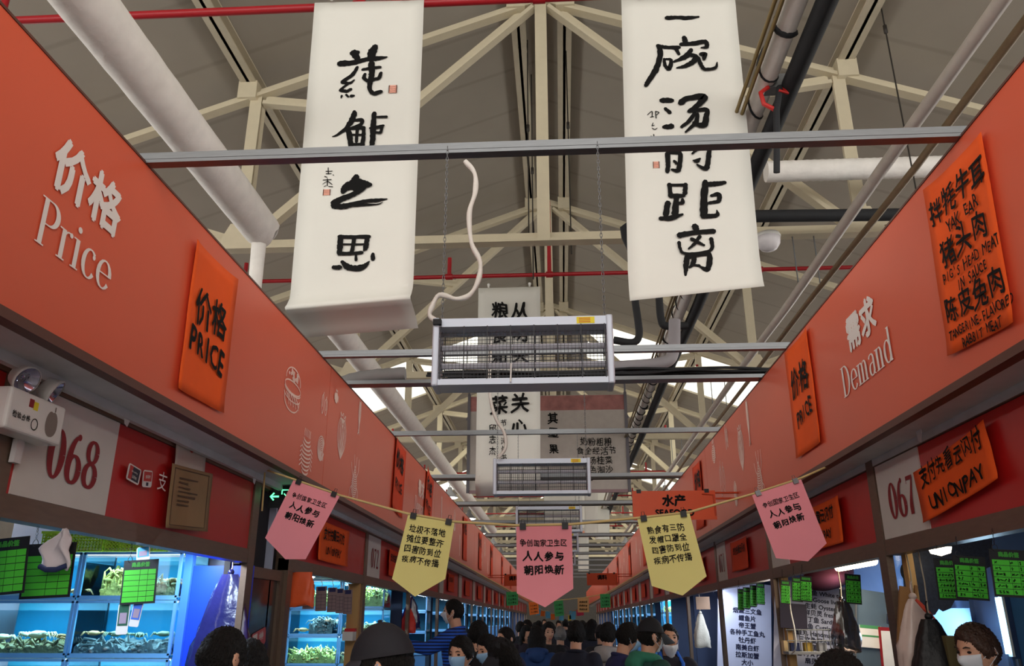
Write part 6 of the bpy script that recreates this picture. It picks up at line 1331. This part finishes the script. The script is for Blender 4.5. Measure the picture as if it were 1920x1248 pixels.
crowd('person in black facing the camera in the middle of the crowd', 1026, 1164, 11.0, .1, pose='walk', hair='short', top=(28, 28, 32), detail=True)
crowd('person with grey hair and a purple backpack in the middle of the crowd', 1050, 1172, 11.6, PI, pose='stand', hair='short', hm=hair_gray, top=(50, 44, 56), backpack=(84, 60, 92))
crowd('person in a navy suit jacket, back to the camera, in the middle', 1078, 1161, 8.0, PI-.25, pose='stand', hair='short', top=(28, 32, 48))
crowd('person in a pale grey hooded top right of the suited person', 1136, 1164, 8.6, PI-.5, pose='stand', hair='short', top=(150, 146, 144), hood=True, tname='hooded_top')
crowd('person in a navy polo with a pale mask facing right', 1156, 1161, 7.2, HP+.35, pose='look', hair='short', mask=maskm, top=(38, 42, 84), short=True, tname='polo', detail=True)
crowd('person in a dark cap and green hooded top with a dark vest', 1209, 1155, 6.4, HP+.45, pose='stand', hair='short', cap=(26, 28, 34), mask=mask_w, top=(34, 74, 66), hood=True, tname='hooded_top', scarf=(50, 122, 98), detail=True)
crowd('person in a blue apron with a lowered mask, facing the camera beside the right stalls', 1250, 1168, 7.4, .1, pose='stand', hair='crop', mask=mask_w, mask_low=True, top=(34, 34, 46), apron=(40, 110, 226), short=True, tname='shirt', detail=True)
rr = random.Random(4)
FAR = [(976, 1163, 15, 'black hair and a dark coat'), (993, 1160, 16, 'dark hair and a brown coat'), (1010, 1162, 18, 'black hair and a grey coat'), (1038, 1163, 17, 'short hair and a dark coat'), (1060, 1160, 21, 'a dark coat'), (1098, 1166, 14.5, 'dark hair and a black coat'), (1110, 1160, 12.5, 'black hair and a dark jacket, facing left'), (1126, 1169, 11.5, 'a dark cap and a mask'), (985, 1170, 13, 'long dark hair'), (1070, 1163, 24, 'a navy coat'), (1046, 1161, 25, 'a maroon coat'), (1020, 1160, 27, 'a black padded coat'), (1090, 1161, 20, 'a grey hooded top'), (1002, 1165, 22, 'a teal coat')]
colsf = [(30, 30, 36), (60, 46, 40), (90, 88, 90), (36, 36, 44), (28, 30, 40), (26, 26, 28), (34, 36, 50), (40, 40, 46), (40, 34, 44), (30, 40, 70), (84, 30, 40), (22, 22, 26), (110, 108, 110), (30, 84, 90)]
for i, (px, py, Y, d) in enumerate(FAR):
    crowd('person far down the aisle with %s' % d if not d.startswith('a ') else 'person far down the aisle in %s' % d, px, py, Y, rr.choice((PI, PI, .2, -.9, 2.4)), pose=rr.choice(('stand', 'walk', 'look')), hair='long' if 'long' in d else rr.choice(('short', 'bob', 'crop')), top=colsf[i], cap=(30, 30, 34) if 'cap' in d else None, mask=mask_w if i in (6, 7) else None, hood='hooded' in d)
print('objects', len(bpy.data.objects), 'polys', sum(len(o.data.polygons) for o in bpy.data.objects if o.type == 'MESH'))
